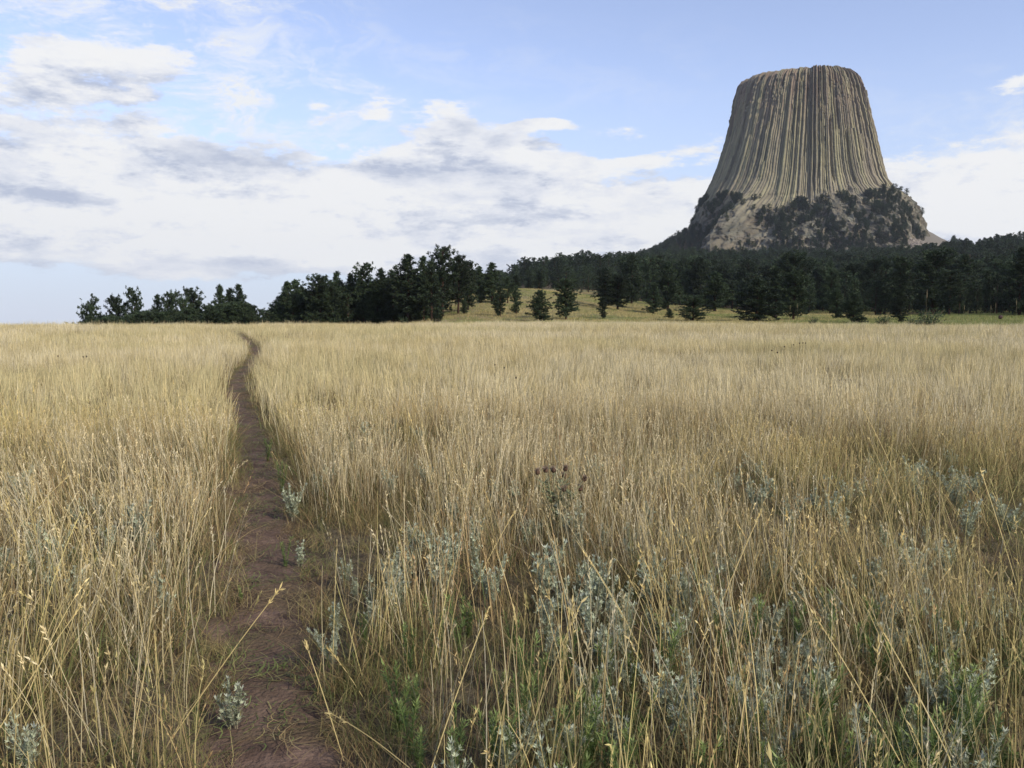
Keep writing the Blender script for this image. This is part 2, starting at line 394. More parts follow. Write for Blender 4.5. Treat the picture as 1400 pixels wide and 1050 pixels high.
# the near field is bare thatchy soil under the grass, the meadows beyond are grass-coloured turf
far = np.clip((GR - 70) / 40, 0, 1)[..., None]
pn = fbm(GX / 22, GY / 22, 0, 4, 41)[..., None]; gr = np.clip((GX / (GR + 1) * 2.4 + .2), 0, 1)[..., None]
turf = (np.array([2.3, 2.3, 1.9]) + pn * np.array([.6, .35, .2])) * (1 - .35 * gr) + np.array([.15, .9, -.3]) * gr * .6
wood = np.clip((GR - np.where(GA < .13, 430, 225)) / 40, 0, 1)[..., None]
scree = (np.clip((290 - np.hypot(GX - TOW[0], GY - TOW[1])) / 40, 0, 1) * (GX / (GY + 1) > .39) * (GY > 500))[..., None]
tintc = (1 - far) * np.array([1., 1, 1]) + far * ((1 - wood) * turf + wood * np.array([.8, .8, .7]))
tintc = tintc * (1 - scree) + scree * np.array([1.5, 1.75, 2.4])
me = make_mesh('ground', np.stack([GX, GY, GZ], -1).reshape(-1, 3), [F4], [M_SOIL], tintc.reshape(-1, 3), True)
tag(link('ground', me), kind='structure')

# path sheet, 4 mm proud of the ground, with footworn relief
PS = 15; sx = np.linspace(-1, 1, PS)
T = np.stack([np.gradient(PCX), np.gradient(PCY)], 1); T /= np.linalg.norm(T, axis=1)[:, None]; Np = np.stack([T[:, 1], -T[:, 0]], 1)
edge = 1 + .22 * np.stack([vnoise(tt / .35, 0, 0, 61), vnoise(tt / .35, 5, 0, 62)], 1)
W = np.where(sx[None] < 0, edge[:, :1], edge[:, 1:]) * PWW[:, None] * .5 + .05
QX = PCX[:, None] + Np[:, :1] * sx[None] * W; QY = PCY[:, None] + Np[:, 1:] * sx[None] * W
QZ = ground_z(QX, QY) + .004 + (.012 * fbm(QX / .22, QY / .22, 0, 3, 71) + .013) * (1 - sx[None] ** 4) - .02 * (np.abs(sx[None]) > .99)
idx = np.arange(NT * PS).reshape(NT, PS)
F4 = np.stack([idx[:-1, :-1], idx[:-1, 1:], idx[1:, 1:], idx[1:, :-1]], -1).reshape(-1, 4)
tag(link('dirt_path', make_mesh('dirt_path', np.stack([QX, QY, QZ], -1).reshape(-1, 3), [F4], [M_PATH], None, True)), kind='structure')

# ------------------------------------------------------------------ stuff scattered with geometry nodes (grass, far wood, litter)
def scatter(name, protos, P, rot, scl, idx, label, cat):
    col = bpy.data.collections.new(name + '_kinds')
    for i, me_ in enumerate(protos):
        col.objects.link(bpy.data.objects.new('%s_kind_%03d' % (name, i), me_))
    me_ = bpy.data.meshes.new(name); n = len(P)
    me_.vertices.add(n); me_.vertices.foreach_set('co', np.asarray(P, np.float32).ravel())
    a = me_.attributes.new('rot', 'FLOAT_VECTOR', 'POINT'); a.data.foreach_set('vector', np.asarray(rot, np.float32).ravel())
    a = me_.attributes.new('scl', 'FLOAT_VECTOR', 'POINT'); a.data.foreach_set('vector', np.asarray(scl, np.float32).ravel())
    a = me_.attributes.new('kind_index', 'INT', 'POINT'); a.data.foreach_set('value', np.asarray(idx, np.int32))
    o = link(name, me_); tag(o, label, cat, kind='stuff')
    ng = bpy.data.node_groups.new(name + '_scatter', 'GeometryNodeTree')
    ng.interface.new_socket('Geometry', in_out='INPUT', socket_type='NodeSocketGeometry')
    ng.interface.new_socket('Geometry', in_out='OUTPUT', socket_type='NodeSocketGeometry')
    N = ng.nodes; L = ng.links
    gi = N.new('NodeGroupInput'); go = N.new('NodeGroupOutput')
    iop = N.new('GeometryNodeInstanceOnPoints'); ci = N.new('GeometryNodeCollectionInfo')
    ci.inputs['Collection'].default_value = col; ci.inputs['Separate Children'].default_value = True; ci.inputs['Reset Children'].default_value = True
    def na_(nm, dt):
        q = N.new('GeometryNodeInputNamedAttribute'); q.data_type = dt; q.inputs['Name'].default_value = nm; return q.outputs[0]
    e2r = N.new('FunctionNodeEulerToRotation'); L.new(na_('rot', 'FLOAT_VECTOR'), e2r.inputs[0])
    L.new(gi.outputs[0], iop.inputs['Points']); L.new(ci.outputs[0], iop.inputs['Instance'])
    iop.inputs['Pick Instance'].default_value = True
    L.new(na_('kind_index', 'INT'), iop.inputs['Instance Index']); L.new(e2r.outputs[0], iop.inputs['Rotation']); L.new(na_('scl', 'FLOAT_VECTOR'), iop.inputs['Scale'])
    L.new(iop.outputs[0], go.inputs[0])
    md = o.modifiers.new('scatter', 'NODES'); md.node_group = ng
    return o

STRAW = np.array([.66, .52, .225]); TAN = np.array([.52, .405, .185]); OLIVE = np.array([.25, .22, .085]); GREENB = np.array([.12, .17, .045]); RUST = np.array([.30, .185, .09]); PALE = np.array([.68, .60, .41])
def unit(v): return v / (np.linalg.norm(v, axis=-1, keepdims=True) + 1e-9)
def blades(g, n, rad, hmin, hmax, w, cols, lean=.12, bend=.25, segs=5, rs=None, common=(0, 0), tipw=.15, base=None):
    rs = rs or rng
    a = rs.uniform(0, 2 * np.pi, n); rr = rad * np.sqrt(rs.uniform(0, 1, n))
    B = np.stack([rr * np.cos(a), rr * np.sin(a), np.full(n, -.03)], 1) if base is None else base
    h = rs.uniform(hmin, hmax, n) * rs.uniform(.8, 1.0, n)
    la = rs.uniform(0, 2 * np.pi, n); lm = np.abs(rs.normal(0, lean, n))
    ld = np.stack([np.cos(la) * lm + common[0], np.sin(la) * lm + common[1]], 1)
    ba = la + rs.normal(0, .9, n); bm = np.abs(rs.normal(0, bend, n)); bd = np.stack([np.cos(ba) * bm, np.sin(ba) * bm], 1)
    t = np.linspace(0, 1, segs)[None, :, None]
    hor = (ld[:, None] * t + bd[:, None] * t ** 2.2) * h[:, None, None]
    hn = np.linalg.norm(bd, axis=1)[:, None, None]
    up = h[:, None, None] * (t - .32 * np.minimum(hn, 1.4) * t ** 3)
    P = np.concatenate([hor, up], -1) + B[:, None]
    sa = rs.uniform(0, 2 * np.pi, n); side = np.stack([np.cos(sa), np.sin(sa), np.zeros(n)], 1)
    Wd = w * rs.uniform(.7, 1.25, n)[:, None] * np.interp(np.linspace(0, 1, segs), [0, .5, 1], [1, .85, tipw])[None]
    g.ribbon(P, Wd, side, cols)
    return P, h
def mixcol(a, b, f): return a[None] * (1 - f[:, None]) + b[None] * f[:, None]
def heads(g, P, frac, k, size, cols, rs):
    """seed heads: small husk leaves crowding the top of a stem"""
    n = len(P); pick = np.where(rs.uniform(0, 1, n) < frac)[0]
    for i in pick:
        tip = P[i, -1]; dn = P[i, -2]; ax = tip - dn; L_ = rs.uniform(.05, .13); ax = ax / np.linalg.norm(ax)
        s = rs.uniform(0, 1, k); loose = rs.uniform(.3, 1.0)
        Q0 = tip[None] - ax[None] * (s * L_)[:, None]
        d = unit(rs.normal(0, 1, (k, 3)) * .45 * loose + ax[None] * 1.0)
        ln = size * rs.uniform(.7, 1.4, k) * (1.15 - s * .4)
        Q = np.stack([Q0, Q0 + d * (ln * .45)[:, None], Q0 + d * ln[:, None]], 1)
        side = unit(np.cross(d, rs.normal(0, 1, (k, 3))))
        g.ribbon(Q, np.array([[.25, 1., .15]]) * (ln * .26)[:, None], side, np.broadcast_to(cols[i] * rs.uniform(.9, 1.2), (k, 3)))

def grass_tuft(seed, n_stem, n_leaf, rad, h, w, hue, segs=6, head=.3, lean=.10, green=.25, dim=1.0):
    rs = np.random.default_rng(seed); g = Geo()
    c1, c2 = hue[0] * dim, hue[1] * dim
    cs = mixcol(c1, c2, rs.uniform(0, 1, n_stem)) * rs.uniform(.75, 1.15, (n_stem, 1))
    com = rs.normal(0, .05, 2)
    # stems
    P, _ = blades(g, n_stem, rad, h * .62, h * 1.08, w, cs, lean, .16, segs, rs, com, tipw=.5)
    if head > 0: heads(g, P, head, 16, .016, cs * 1.05, rs)
    f = rs.uniform(0, 1, n_leaf); isg = rs.uniform(0, 1, n_leaf) < green
    cl = np.where(isg[:, None], mixcol(OLIVE * .8, GREENB * .8, f), mixcol(TAN * .72, RUST * .6, f)) * rs.uniform(.7, 1.15, (n_leaf, 1))  # lower blades darkened in colour to stand for shade among the stems
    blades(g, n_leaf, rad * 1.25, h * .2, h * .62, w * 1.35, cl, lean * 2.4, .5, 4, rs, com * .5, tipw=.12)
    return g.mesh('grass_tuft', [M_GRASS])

hues = [(STRAW, TAN), (STRAW, PALE), (STRAW * .95, OLIVE * 1.7), (TAN, RUST * 1.4), (STRAW, OLIVE * 1.9), (PALE, TAN)]
FS = np.array([.64, .53, .275])
fhues = [(FS, PALE), (PALE, FS), (FS, np.array([.48, .425, .22])), (TAN, FS), (FS * .95, TAN), (PALE, FS)]
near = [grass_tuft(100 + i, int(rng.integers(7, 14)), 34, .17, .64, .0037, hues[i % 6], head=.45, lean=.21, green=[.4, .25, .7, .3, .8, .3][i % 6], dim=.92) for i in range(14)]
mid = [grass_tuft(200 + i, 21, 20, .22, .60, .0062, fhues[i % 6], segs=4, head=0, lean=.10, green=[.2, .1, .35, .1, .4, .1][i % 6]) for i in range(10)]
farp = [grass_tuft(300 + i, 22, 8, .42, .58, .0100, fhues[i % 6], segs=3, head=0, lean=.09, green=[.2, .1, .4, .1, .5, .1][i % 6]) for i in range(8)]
def low_tuft(seed, n, rad, h, w, c):
    rs = np.random.default_rng(seed); g = Geo()
    cl = mixcol(c[0], c[1], rs.uniform(0, 1, n)) * rs.uniform(.7, 1.2, (n, 1))
    blades(g, n, rad, h * .4, h, w, cl, .35, .8, 4, rs, (0, 0), tipw=.1)
    return g.mesh('low_tuft', [M_GRASS])
low = [low_tuft(400 + i, 60, .16, [.2, .26, .16, .22][i % 4], .0032, [(OLIVE * .8, GREENB * .8), (TAN * .7, OLIVE), (GREENB * .7, OLIVE * .8), (TAN * .6, RUST * .7)][i % 4]) for i in range(8)]

def wedge(n, d0, d1, amax, power=2.0):
    a = rng.uniform(-amax, amax, n); d = (rng.uniform(0, 1, n) * (d1 ** power - d0 ** power) + d0 ** power) ** (1 / power)
    return d * np.sin(a), d * np.cos(a), d, a
def place(x, y, protos_n, prefs, smin, smax, tilt, name_seed=0, offs=0):
    z = ground_z(x, y)
    n = len(x)
    yaw = rng.uniform(0, 2 * np.pi, n); fl = .06 + .30 * np.clip(vnoise(x / 3.7, y / 3.7, 0, 95) - .25, 0, 1)
    tx = fl * 2.2 * vnoise(x / 1.9, y / 1.9, 0, 96) + rng.normal(0, tilt, n); ty = fl * 2.2 * vnoise(x / 1.9, y / 1.9, 0, 97) + rng.normal(0, tilt, n)
    rot = np.stack([tx * np.cos(yaw) + ty * np.sin(yaw), -tx * np.sin(yaw) + ty * np.cos(yaw), yaw], 1)
    hv = 1 + .22 * fbm(x / 3.0, y / 3.0, 0, 2, 91) + .5 * (rng.uniform(0, 1, n) < .08)
    s = rng.uniform(smin, smax, n); scl = np.stack([s, s, s * hv], 1)
    return np.stack([x, y, z], 1), rot, scl
def hue_index(x, y, n):
    """which kind of tuft grows here: patches of greener, paler and rustier grass"""
    p = fbm(x / 5.5, y / 7.5, 0, 3, 55) + rng.normal(0, .35, len(x)); g_ = vnoise(x / 14, y / 20, 0, 58)
    k = np.where(p > .45, 2, np.where(p > .15, 4, np.where(p > -.15, 0, np.where(p > -.5, 1, 5))))
    k = np.where((rng.uniform(0, 1, len(x)) < .14), 3, k)
    k = np.where((g_ > .45) & (rng.uniform(0, 1, len(x)) < .4), 4, k)
    k = k + 6 * rng.integers(0, 3, len(x))
    return np.where(k < n, k, k % 6)
AM = 0.78
# near grass
x, y, d, a = wedge(5200, .9, 13, AM)
xs_, ys_, ds_, as_ = wedge(900, .9, 5, 1.45); ks_ = np.abs(as_) > AM
x, y, d = (np.concatenate([p_, q_[ks_]]) for p_, q_ in ((x, xs_), (y, ys_), (d, ds_)))
dens = .24 + .62 * fbm(x / 1.0, y / 1.0, 0, 3, 31) + .045 * d; keep = (rng.uniform(0, 1, len(x)) < np.clip(dens, .12, 1)) & (y > .1)
pd, sd_ = path_dist(x, y); keep &= pd > .06 + .05 * rng.uniform(0, 1, len(x))
keep &= ~((pd < .22) & (rng.uniform(0, 1, len(x)) < .35))
keep &= np.hypot(x, y) > 1.15
x, y, d = x[keep], y[keep], d[keep]
A1 = place(x, y, 14, None, .78, 1.12, .07); i1 = hue_index(x, y, 14)
# taller, lighter grass a bit further off
x2, y2, d2, a2 = wedge(15500, 12, 42, AM)
pd, _ = path_dist(x2, y2); keep = (pd > .06) & (rng.uniform(0, 1, len(x2)) < np.clip(.78 + .4 * fbm(x2 / 2.6, y2 / 2.6, 0, 3, 32), .25, 1)); x2, y2, d2 = x2[keep], y2[keep], d2[keep]
A2 = place(x2, y2, 10, None, .82, 1.15, .06); i2 = 14 + hue_index(x2, y2, 10)
x3, y3, d3, a3 = wedge(42000, 40, 118, AM, 1.6)
pd, _ = path_dist(x3, y3); keep = (pd > .16) & (rng.uniform(0, 1, len(x3)) < np.clip(.86 + .3 * fbm(x3 / 6, y3 / 6, 0, 3, 33), .3, 1)); x3, y3, d3 = x3[keep], y3[keep], d3[keep]
A3 = place(x3, y3, 8, None, .8, 1.15, .05); i3 = 24 + hue_index(x3, y3, 8)
# low leafy grass between the stems and along the path
x4, y4, d4, a4 = wedge(5200, 1.2, 14, AM)
pd, _ = path_dist(x4, y4); keep = (pd > -.02); x4, y4 = x4[keep], y4[keep]
A4 = place(x4, y4, 8, None, .7, 1.2, .1); i4 = 32 + rng.integers(0, 8, len(x4))
sel = rng.integers(0, NT, 900); sdn = rng.choice([-1, 1], 900); off = PWW[sel] / 2 + rng.normal(.0, .05, 900)
x5 = PCX[sel] + Np[sel, 0] * sdn * off; y5 = PCY[sel] + Np[sel, 1] * sdn * off; k5 = y5 > .8; x5, y5 = x5[k5], y5[k5]
A5 = place(x5, y5, 8, None, .5, .95, .25); i5 = 32 + rng.integers(0, 8, len(x5))
P = np.concatenate([A1[0], A2[0], A3[0], A4[0], A5[0]]); Ro = np.concatenate([A1[1], A2[1], A3[1], A4[1], A5[1]]); Sc = np.concatenate([A1[2], A2[2], A3[2], A4[2], A5[2]])
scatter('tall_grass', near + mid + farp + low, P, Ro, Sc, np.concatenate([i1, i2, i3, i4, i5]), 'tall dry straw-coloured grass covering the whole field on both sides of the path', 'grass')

# green and tan turf on the meadows beyond the field's edge
def turf(seed, c):
    rs = np.random.default_rng(seed); g = Geo(); n = 26
    cl = mixcol(c[0], c[1], rs.uniform(0, 1, n)) * rs.uniform(.75, 1.15, (n, 1))
    blades(g, n, 1.0, .12, .42, .035, cl, .2, .3, 3, rs, (0, 0), tipw=.2)
    return g.mesh('turf', [M_GRASS])
turfs = [turf(500 + i, c) for i, c in enumerate([(STRAW * .75, OLIVE * 1.3), (OLIVE * 1.5, GREENB * 1.5), (TAN, OLIVE), (GREENB * 1.4, OLIVE * 1.2)])]
x, y, d, a = wedge(46000, 112, 345, .62, 1.7)
keep = a > -.16; x, y, a = x[keep], y[keep], a[keep]
q = fbm(x / 18, y / 18, 0, 3, 77) + (a - .12) * 1.6 + rng.normal(0, .3, len(x))
ti = np.where(q > .35, 3, np.where(q > .05, 1, np.where(q > -.35, 2, 0)))
s = rng.uniform(.7, 1.4, len(x))
scatter('meadow_turf', turfs, np.stack([x, y, terrain(x, y)], 1), np.stack([x * 0, x * 0, rng.uniform(0, 6.28, len(x))], 1), np.stack([s, s, s], 1), ti, 'shorter green and tan grass on the meadow slope beyond the straw field', 'grass')

# straw litter and trodden weeds lying on the path
def litter(seed, green):
    rs = np.random.default_rng(seed); g = Geo(); n = 16
    a = rs.uniform(0, 6.28, n); L_ = rs.uniform(.03, .22, n) * (.5 if green else 1); c = rs.uniform(-.12, .12, (n, 2))
    t = np.linspace(-.5, .5, 4)
    X = c[:, :1] + np.cos(a)[:, None] * t * L_[:, None]; Y = c[:, 1:] + np.sin(a)[:, None] * t * L_[:, None] + .02 * t[None] ** 2 * 4
    Z = .006 + rs.uniform(0, .02, (n, 1)) * (1 + t[None] * 1.4)
    P = np.stack([X, Y, Z], -1); side = np.stack([-np.sin(a), np.cos(a), np.full(n, .2)], 1)
    col = mixcol(GREENB, OLIVE, rs.uniform(0, 1, n)) if green else mixcol(TAN * .8, RUST * .7, rs.uniform(0, 1, n))
    g.ribbon(P, np.full((n, 4), .004 if green else .0028), side, col * rs.uniform(.6, 1.1, (n, 1)))
    return g.mesh('litter', [M_GRASS])
sel = rng.integers(0, int(NT * .8), 1900); u_ = rng.uniform(-1, 1, 1900); u_ = np.sign(u_) * np.abs(u_) ** .7
x = PCX[sel] + Np[sel, 0] * u_ * PWW[sel] * .52; y = PCY[sel] + Np[sel, 1] * u_ * PWW[sel] * .52; k = y > .8; x, y = x[k], y[k]
s = rng.uniform(.5, 1.2, len(x)); gi_ = np.where(fbm(x / .7, y / .7, 0, 2, 81) > .1, rng.integers(3, 5, len(x)), rng.integers(0, 3, len(x)))
scatter('path_litter', [litter(600 + i, i > 2) for i in range(5)], np.stack([x, y, ground_z(x, y) + .022], 1), np.stack([x * 0, x * 0, rng.uniform(0, 6.28, len(x))], 1), np.stack([s, s, s], 1), gi_, 'bits of straw and trodden green weeds on the brown path', 'plant litter')

# a few long stems that lean over the path and across the foreground
g = Geo(); rs = np.random.default_rng(9)
def lean_stem(p0, p1, Y0, Y1, w=.0036, c=STRAW, sag=.012):
    a0 = at(*p0, Y0); a1 = at(*p1, Y1); a0[2] = max(a0[2], float(ground_z(a0[0], a0[1])))
    t = np.linspace(0, 1, 9)[:, None]; P = a0 * (1 - t) + a1 * t; P[:, 2] += sag * np.sin(np.pi * t[:, 0])
    for s_ in ((1, 0, 0), (0, .7, .7)):
        g.ribbon(P[None], np.full((1, 9), w), unit(np.array([s_], float)), np.array([c]))
    heads(g, P[None], 1.1, 26, .02, np.array([c]), rs)
for q in [((235, 1010), (382, 806), 3.0, 3.2), ((1230, 1040), (1112, 838), 2.6, 2.9), ((1300, 1040), (1205, 860), 2.5, 2.8), ((470, 1040), (418, 880), 3.1, 3.3), ((500, 960), (448, 886), 3.6, 3.7),
          ((5, 745), (92, 652), 5, 5.6), ((0, 995), (110, 830), 2.7, 3.1), ((590, 1050), (668, 832), 2.7, 3.2), ((640, 820), (703, 700), 4.6, 5.2), ((1220, 640), (1180, 560), 7, 7.4), ((1240, 720), (1188, 600), 6, 6.2),
          ((960, 890), (1040, 700), 4, 4.4), ((560, 1050), (452, 975), 2.7, 3.0), ((1390, 800), (1340, 640), 4.5, 5)]:
    lean_stem(*q[:2], q[2], q[3])
tag(link('leaning_grass_stems', g.mesh('leaning_grass_stems', [M_GRASS])), 'long pale bent grass stems leaning over the path edge and across the foreground', 'grass', kind='stuff')

# ------------------------------------------------------------------ sage, green weeds, thistle, stalks
def leaf_ring(g, base, ax, n, L_, w, col, spread, rs, up=1.0, segs=3):
    a = rs.uniform(0, 6.28, n); r1 = unit(np.cross(ax, [.3, .9, .2])); r2 = np.cross(ax, r1)
    d = unit(np.cos(a)[:, None] * r1 + np.sin(a)[:, None] * r2 + ax[None] * rs.uniform(.3, 1.3, (n, 1)) * up) if spread else ax
    ln = L_ * rs.uniform(.65, 1.25, n); t = np.linspace(0, 1, segs)[None, :, None]
    P = base + d[:, None] * t * ln[:, None, None]; P[..., 2] += (.25 * t[..., 0] ** 2) * ln[:, None] * .6
    side = unit(np.cross(d, ax[None] + rs.normal(0, .15, (n, 3))))
    prof = np.interp(np.linspace(0, 1, segs), [0, .45, 1], [.35, 1, .12])
    g.ribbon(P, w * rs.uniform(.8, 1.2, n)[:, None] * prof[None], side, col)
def sage_meshes(seed, n_stems, h, spread):
    rs = np.random.default_rng(seed); gs = Geo(); gl = Geo()
    for k in range(n_stems):
        a = rs.uniform(0, 6.28); hh = h * rs.uniform(.6, 1.1); ln = np.array([math.cos(a), math.sin(a)]) * spread * rs.uniform(.2, 1)
        t = np.linspace(0, 1, 6)[:, None]
        P = np.concatenate([ln[None] * t ** 1.3 * hh + rs.normal(0, .015, (1, 2)), hh * t - .02], 1)
        gs.tube(P, np.linspace(.0035, .0014, 6), 5, (.30, .27, .18))
        m = int(9 + 14 * hh / .4)
        for j in range(m):
            s_ = .28 + .72 * (j + rs.uniform(0, .6)) / m; s_ = min(s_, 1); q = np.array([np.interp(s_, t[:, 0], P[:, i]) for i in range(3)])
            ax = unit(P[-1] - P[-2])
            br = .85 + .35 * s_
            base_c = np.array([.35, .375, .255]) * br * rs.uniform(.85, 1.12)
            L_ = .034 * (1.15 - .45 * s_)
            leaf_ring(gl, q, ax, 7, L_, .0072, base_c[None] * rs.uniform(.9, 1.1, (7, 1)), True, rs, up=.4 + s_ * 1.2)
            if rs.uniform() < .45 and s_ < .9:                       # short side shoot with its own rosette
                b = rs.uniform(0, 6.28); dd = unit(np.array([math.cos(b), math.sin(b), 1.0])); e = q + dd * .05 * rs.uniform(.6, 1.4)
                gs.tube(np.array([q, (q + e) / 2, e]), [.0015, .0012, .001], 4, (.36, .36, .28))
                leaf_ring(gl, e, dd, 8, .026, .0068, base_c[None] * 1.12 * rs.uniform(.9, 1.1, (8, 1)), True, rs, up=1.1)
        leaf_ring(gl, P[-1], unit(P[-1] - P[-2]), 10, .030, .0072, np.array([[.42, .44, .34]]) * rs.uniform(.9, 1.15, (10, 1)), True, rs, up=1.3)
    return gs.mesh('sage_stems', [M_STEM]), gl.mesh('sage_leaves', [M_SAGE])
sage_kinds = [sage_meshes(700 + i, [5, 7, 4, 9, 6, 3][i], [.36, .42, .30, .40, .34, .38][i], [.35, .45, .5, .6, .3, .25][i]) for i in range(6)]
def plant(name, kindm, x, y, s, label, cat, group, parts=('stems', 'leaves')):
    t = thing(name, label, cat, (x, y, float(ground_z(x, y))), random.uniform(0, 6.28), group, s)
    for pn_, me_ in zip(parts, kindm): link(pn_, me_, t)
    return t
# notable sages with the pixel of their leafy top
sage_named = [(318, 935, 3.4, .9, 'silvery sage sprig growing on the left edge of the bare path, lowest in the picture'),
    (400, 648, 6.9, 1.0, 'pale sage plant hanging over the right edge of the path where it starts to widen'),
    (408, 722, 5.6, .8, 'dark-based sage clump on the right path edge, below the pale hanging one'),
    (452, 858, 4.0, .7, 'small grey sage sprig at the right path edge among bent grass stems'),
    (458, 818, 4.4, .7, 'thin upright sage sprig at the right path edge, just above the small grey one'),
    (225, 812, 4.3, 1.1, 'spreading whitish sage clump left of the path, the lower of two big ones'),
    (190, 700, 5.7, 1.35, 'broad silvery sage clump left of the path, the upper of two big ones'),
    (35, 975, 2.9, .8, 'shaded sage plant in the bottom corner of the field on the path\'s left'),
    (1132, 905, 3.3, 1.15, 'large silvery sage plant topping a green stem, lower right of the field'),
    (1062, 962, 3.0, .7, 'small white-leaved sage standing low in the dark grass of the lower right field'),
    (978, 800, 4.3, 1.0, 'upright sage plant right of the thistle patch, in front of leaning straw'),
    (862, 700, 5.4, 1.0, 'tall sage plant directly right of the brown thistle heads'),
    (600, 745, 5.0, 1.2, 'dense sage clump in straw grass between the path and the thistle'),
    (745, 765, 4.7, 1.2, 'wide blue-grey sage clump below the brown thistle heads'),
    (1275, 880, 3.5, 1.0, 'sage plant half hidden by straw stems near the right edge of the field'),
    (782, 945, 3.0, .75, 'small sage plant with green weeds at its foot, bottom middle of the field')]
def sage_at(px, py, Y, s, label, group, k):
    p = at(px, py, Y); return plant('sage_plant', sage_kinds[k % 6], p[0], Y, s * .72, label, 'sage plant', group)
for i, (px, py, Y, s, lb) in enumerate(sage_named): sage_at(px, py, Y, s, lb, 'sage plants scattered through the dry grass', i)
cl = [(540, 760, 60, 40, 12), (820, 760, 140, 70, 27), (1130, 780, 240, 90, 36), (1000, 900, 200, 60, 10), (180, 700, 70, 30, 8), (60, 720, 60, 60, 8), (1250, 950, 120, 60, 10), (900, 860, 120, 60, 12), (640, 690, 120, 60, 14), (1000, 620, 260, 30, 16), (460, 610, 60, 50, 6), (480, 575, 60, 10, 5), (1200, 660, 200, 40, 16), (30, 640, 60, 40, 5), (330, 720, 10, 60, 4), (660, 990, 60, 40, 4)]
rs = np.random.default_rng(77)
for (cx, cy, wx, wy, n) in cl:
    for _ in range(int(n * 1.3)):
        px = cx + rs.normal(0, wx * .6); py = cy + rs.normal(0, wy * .6); py = min(max(py, 560), 1030)
        top = .30 * rs.uniform(.8, 1.2); Y = (CAMZ - top) * F / (py - HOR) * .98
        p = at(px, py, Y); dd_, sd2 = path_dist(p[0], Y)
        if dd_[0] < .08: continue
        side_ = 'left' if sd2[0] < 0 else 'right'
        plant('sage_plant', sage_kinds[int(rs.integers(0, 6))], p[0], Y, rs.uniform(.38, .72) * (1 if Y < 5 else 1.1),
              'one of many small silvery sage plants half buried in grass ' + side_ + ' of the path', 'sage plant', 'silvery sage plants in the grass ' + side_ + ' of the path')

def weed_meshes(seed, h=.30):
    rs = np.random.default_rng(seed); gs = Geo(); gl = Geo()
    for k in range(3):
        a = rs.uniform(0, 6.28); hh = h * rs.uniform(.7, 1.1); t = np.linspace(0, 1, 5)[:, None]
        P = np.concatenate([np.array([[math.cos(a), math.sin(a)]]) * .18 * t ** 1.4 * hh, hh * t - .02], 1)
        gs.tube(P, np.linspace(.003, .0015, 5), 5, (.12, .16, .05))
        for j in range(26):
            s_ = .1 + .9 * j / 26; q = np.array([np.interp(s_, t[:, 0], P[:, i]) for i in range(3)])
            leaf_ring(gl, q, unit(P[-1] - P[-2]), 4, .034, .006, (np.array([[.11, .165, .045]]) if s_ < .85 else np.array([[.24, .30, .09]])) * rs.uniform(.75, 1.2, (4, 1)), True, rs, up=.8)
    return gs.mesh('weed_stems', [M_STEM]), gl.mesh('weed_leaves', [M_GREEN])
wk = [weed_meshes(800 + i, .26 + .05 * i) for i in range(3)]
weeds = [(1130, 960, 3.2, 1.15, 'tall light green leafy weed standing under the large sage at lower right'), (1205, 1000, 2.9, .9, 'bushy green weed at the bottom right of the field beside thick leaning straw'), (1320, 1000, 2.9, 1.0, 'green weed near the right end of the bottom edge of the field'),
         (715, 910, 3.3, 1.0, 'bright green leafy weed in straw grass at bottom middle, the taller one'), (690, 980, 2.9, .9, 'green weed at bottom middle, just in front of the taller bright one'), (620, 1010, 2.9, .8, 'low green weed nearest the path on its right at the bottom'),
         (835, 1010, 2.8, .9, 'green weed at the bottom between the middle sage and the dark grass'), (965, 1005, 2.8, .8, 'dark green weed low among shaded stems at the bottom of the field'), (390, 738, 5.6, .6, 'small green weed spreading at the right of the path beside the dark-based sage'), (328, 770, 4.9, .45, 'tiny green weed on the left rim of the path'),
         (365, 560, 9.6, .9, 'dark green tuft of leaves where the path bends right'), (385, 618, 8.0, .9, 'green weed on the inner right side of the path bend'), (640, 800, 4.3, .8, 'green weed among sages left of the leaning straw stem'), (560, 960, 3.1, .8, 'dark green weed right of the path in bent grass')]
for i, (px, py, Y, s, lb) in enumerate(weeds):
    p = at(px, py, Y); plant('green_weed', wk[i % 3], p[0], Y, s, lb, 'weed', 'green leafy weeds')
rs = np.random.default_rng(88)
for _ in range(85):
    px = rs.uniform(480, 1420); py = rs.uniform(820, 1090); Y = (CAMZ - .22) * F / (py - HOR)
    p = at(px, py, Y)
    if path_dist(p[0], Y)[0][0] < .1: continue
    plant('green_weed', wk[int(rs.integers(0, 3))], p[0], Y, rs.uniform(.6, 1.0), 'one of the low green weeds shaded by straw stems in the foreground', 'weed', 'low green weeds in the foreground')

# thistle with brown heads
tp = at(760, 700, 6.1); tz = float(ground_z(tp[0], 6.1))
th = thing('thistle', 'thistle with a row of reddish-brown dried flower heads above the grass', 'thistle', (tp[0], 6.1, tz))
gs = Geo(); gl = Geo(); rs = np.random.default_rng(5)
hp = [(735, 646), (746, 643), (757, 643), (773, 641), (771, 650), (799, 655), (771, 669), (793, 668), (758, 684)]
root_ = np.array([0, 0, 0.]); heads_l = []
for i, (px, py) in enumerate(hp):
    q = at(px, py, 6.1 + rs.uniform(-.12, .12)) - np.array([tp[0], 6.1, tz]); heads_l.append(q)
    t = np.linspace(0, 1, 7)[:, None]; P = np.concatenate([q[None, :2] * t ** 1.6, q[2] * t], 1)
    gs.tube(P, np.linspace(.006, .003, 7), 6, (.30, .28, .16))
    for j in range(12):
        s_ = .25 + .65 * rs.uniform(); b = np.array([np.interp(s_, t[:, 0], P[:, k]) for k in range(3)])
        leaf_ring(gl, b, np.array([0, 0, 1.]), 2, .09, .016, np.array([[.17, .19, .10]]) * rs.uniform(.8, 1.3, (2, 1)), True, rs, up=.3, segs=4)
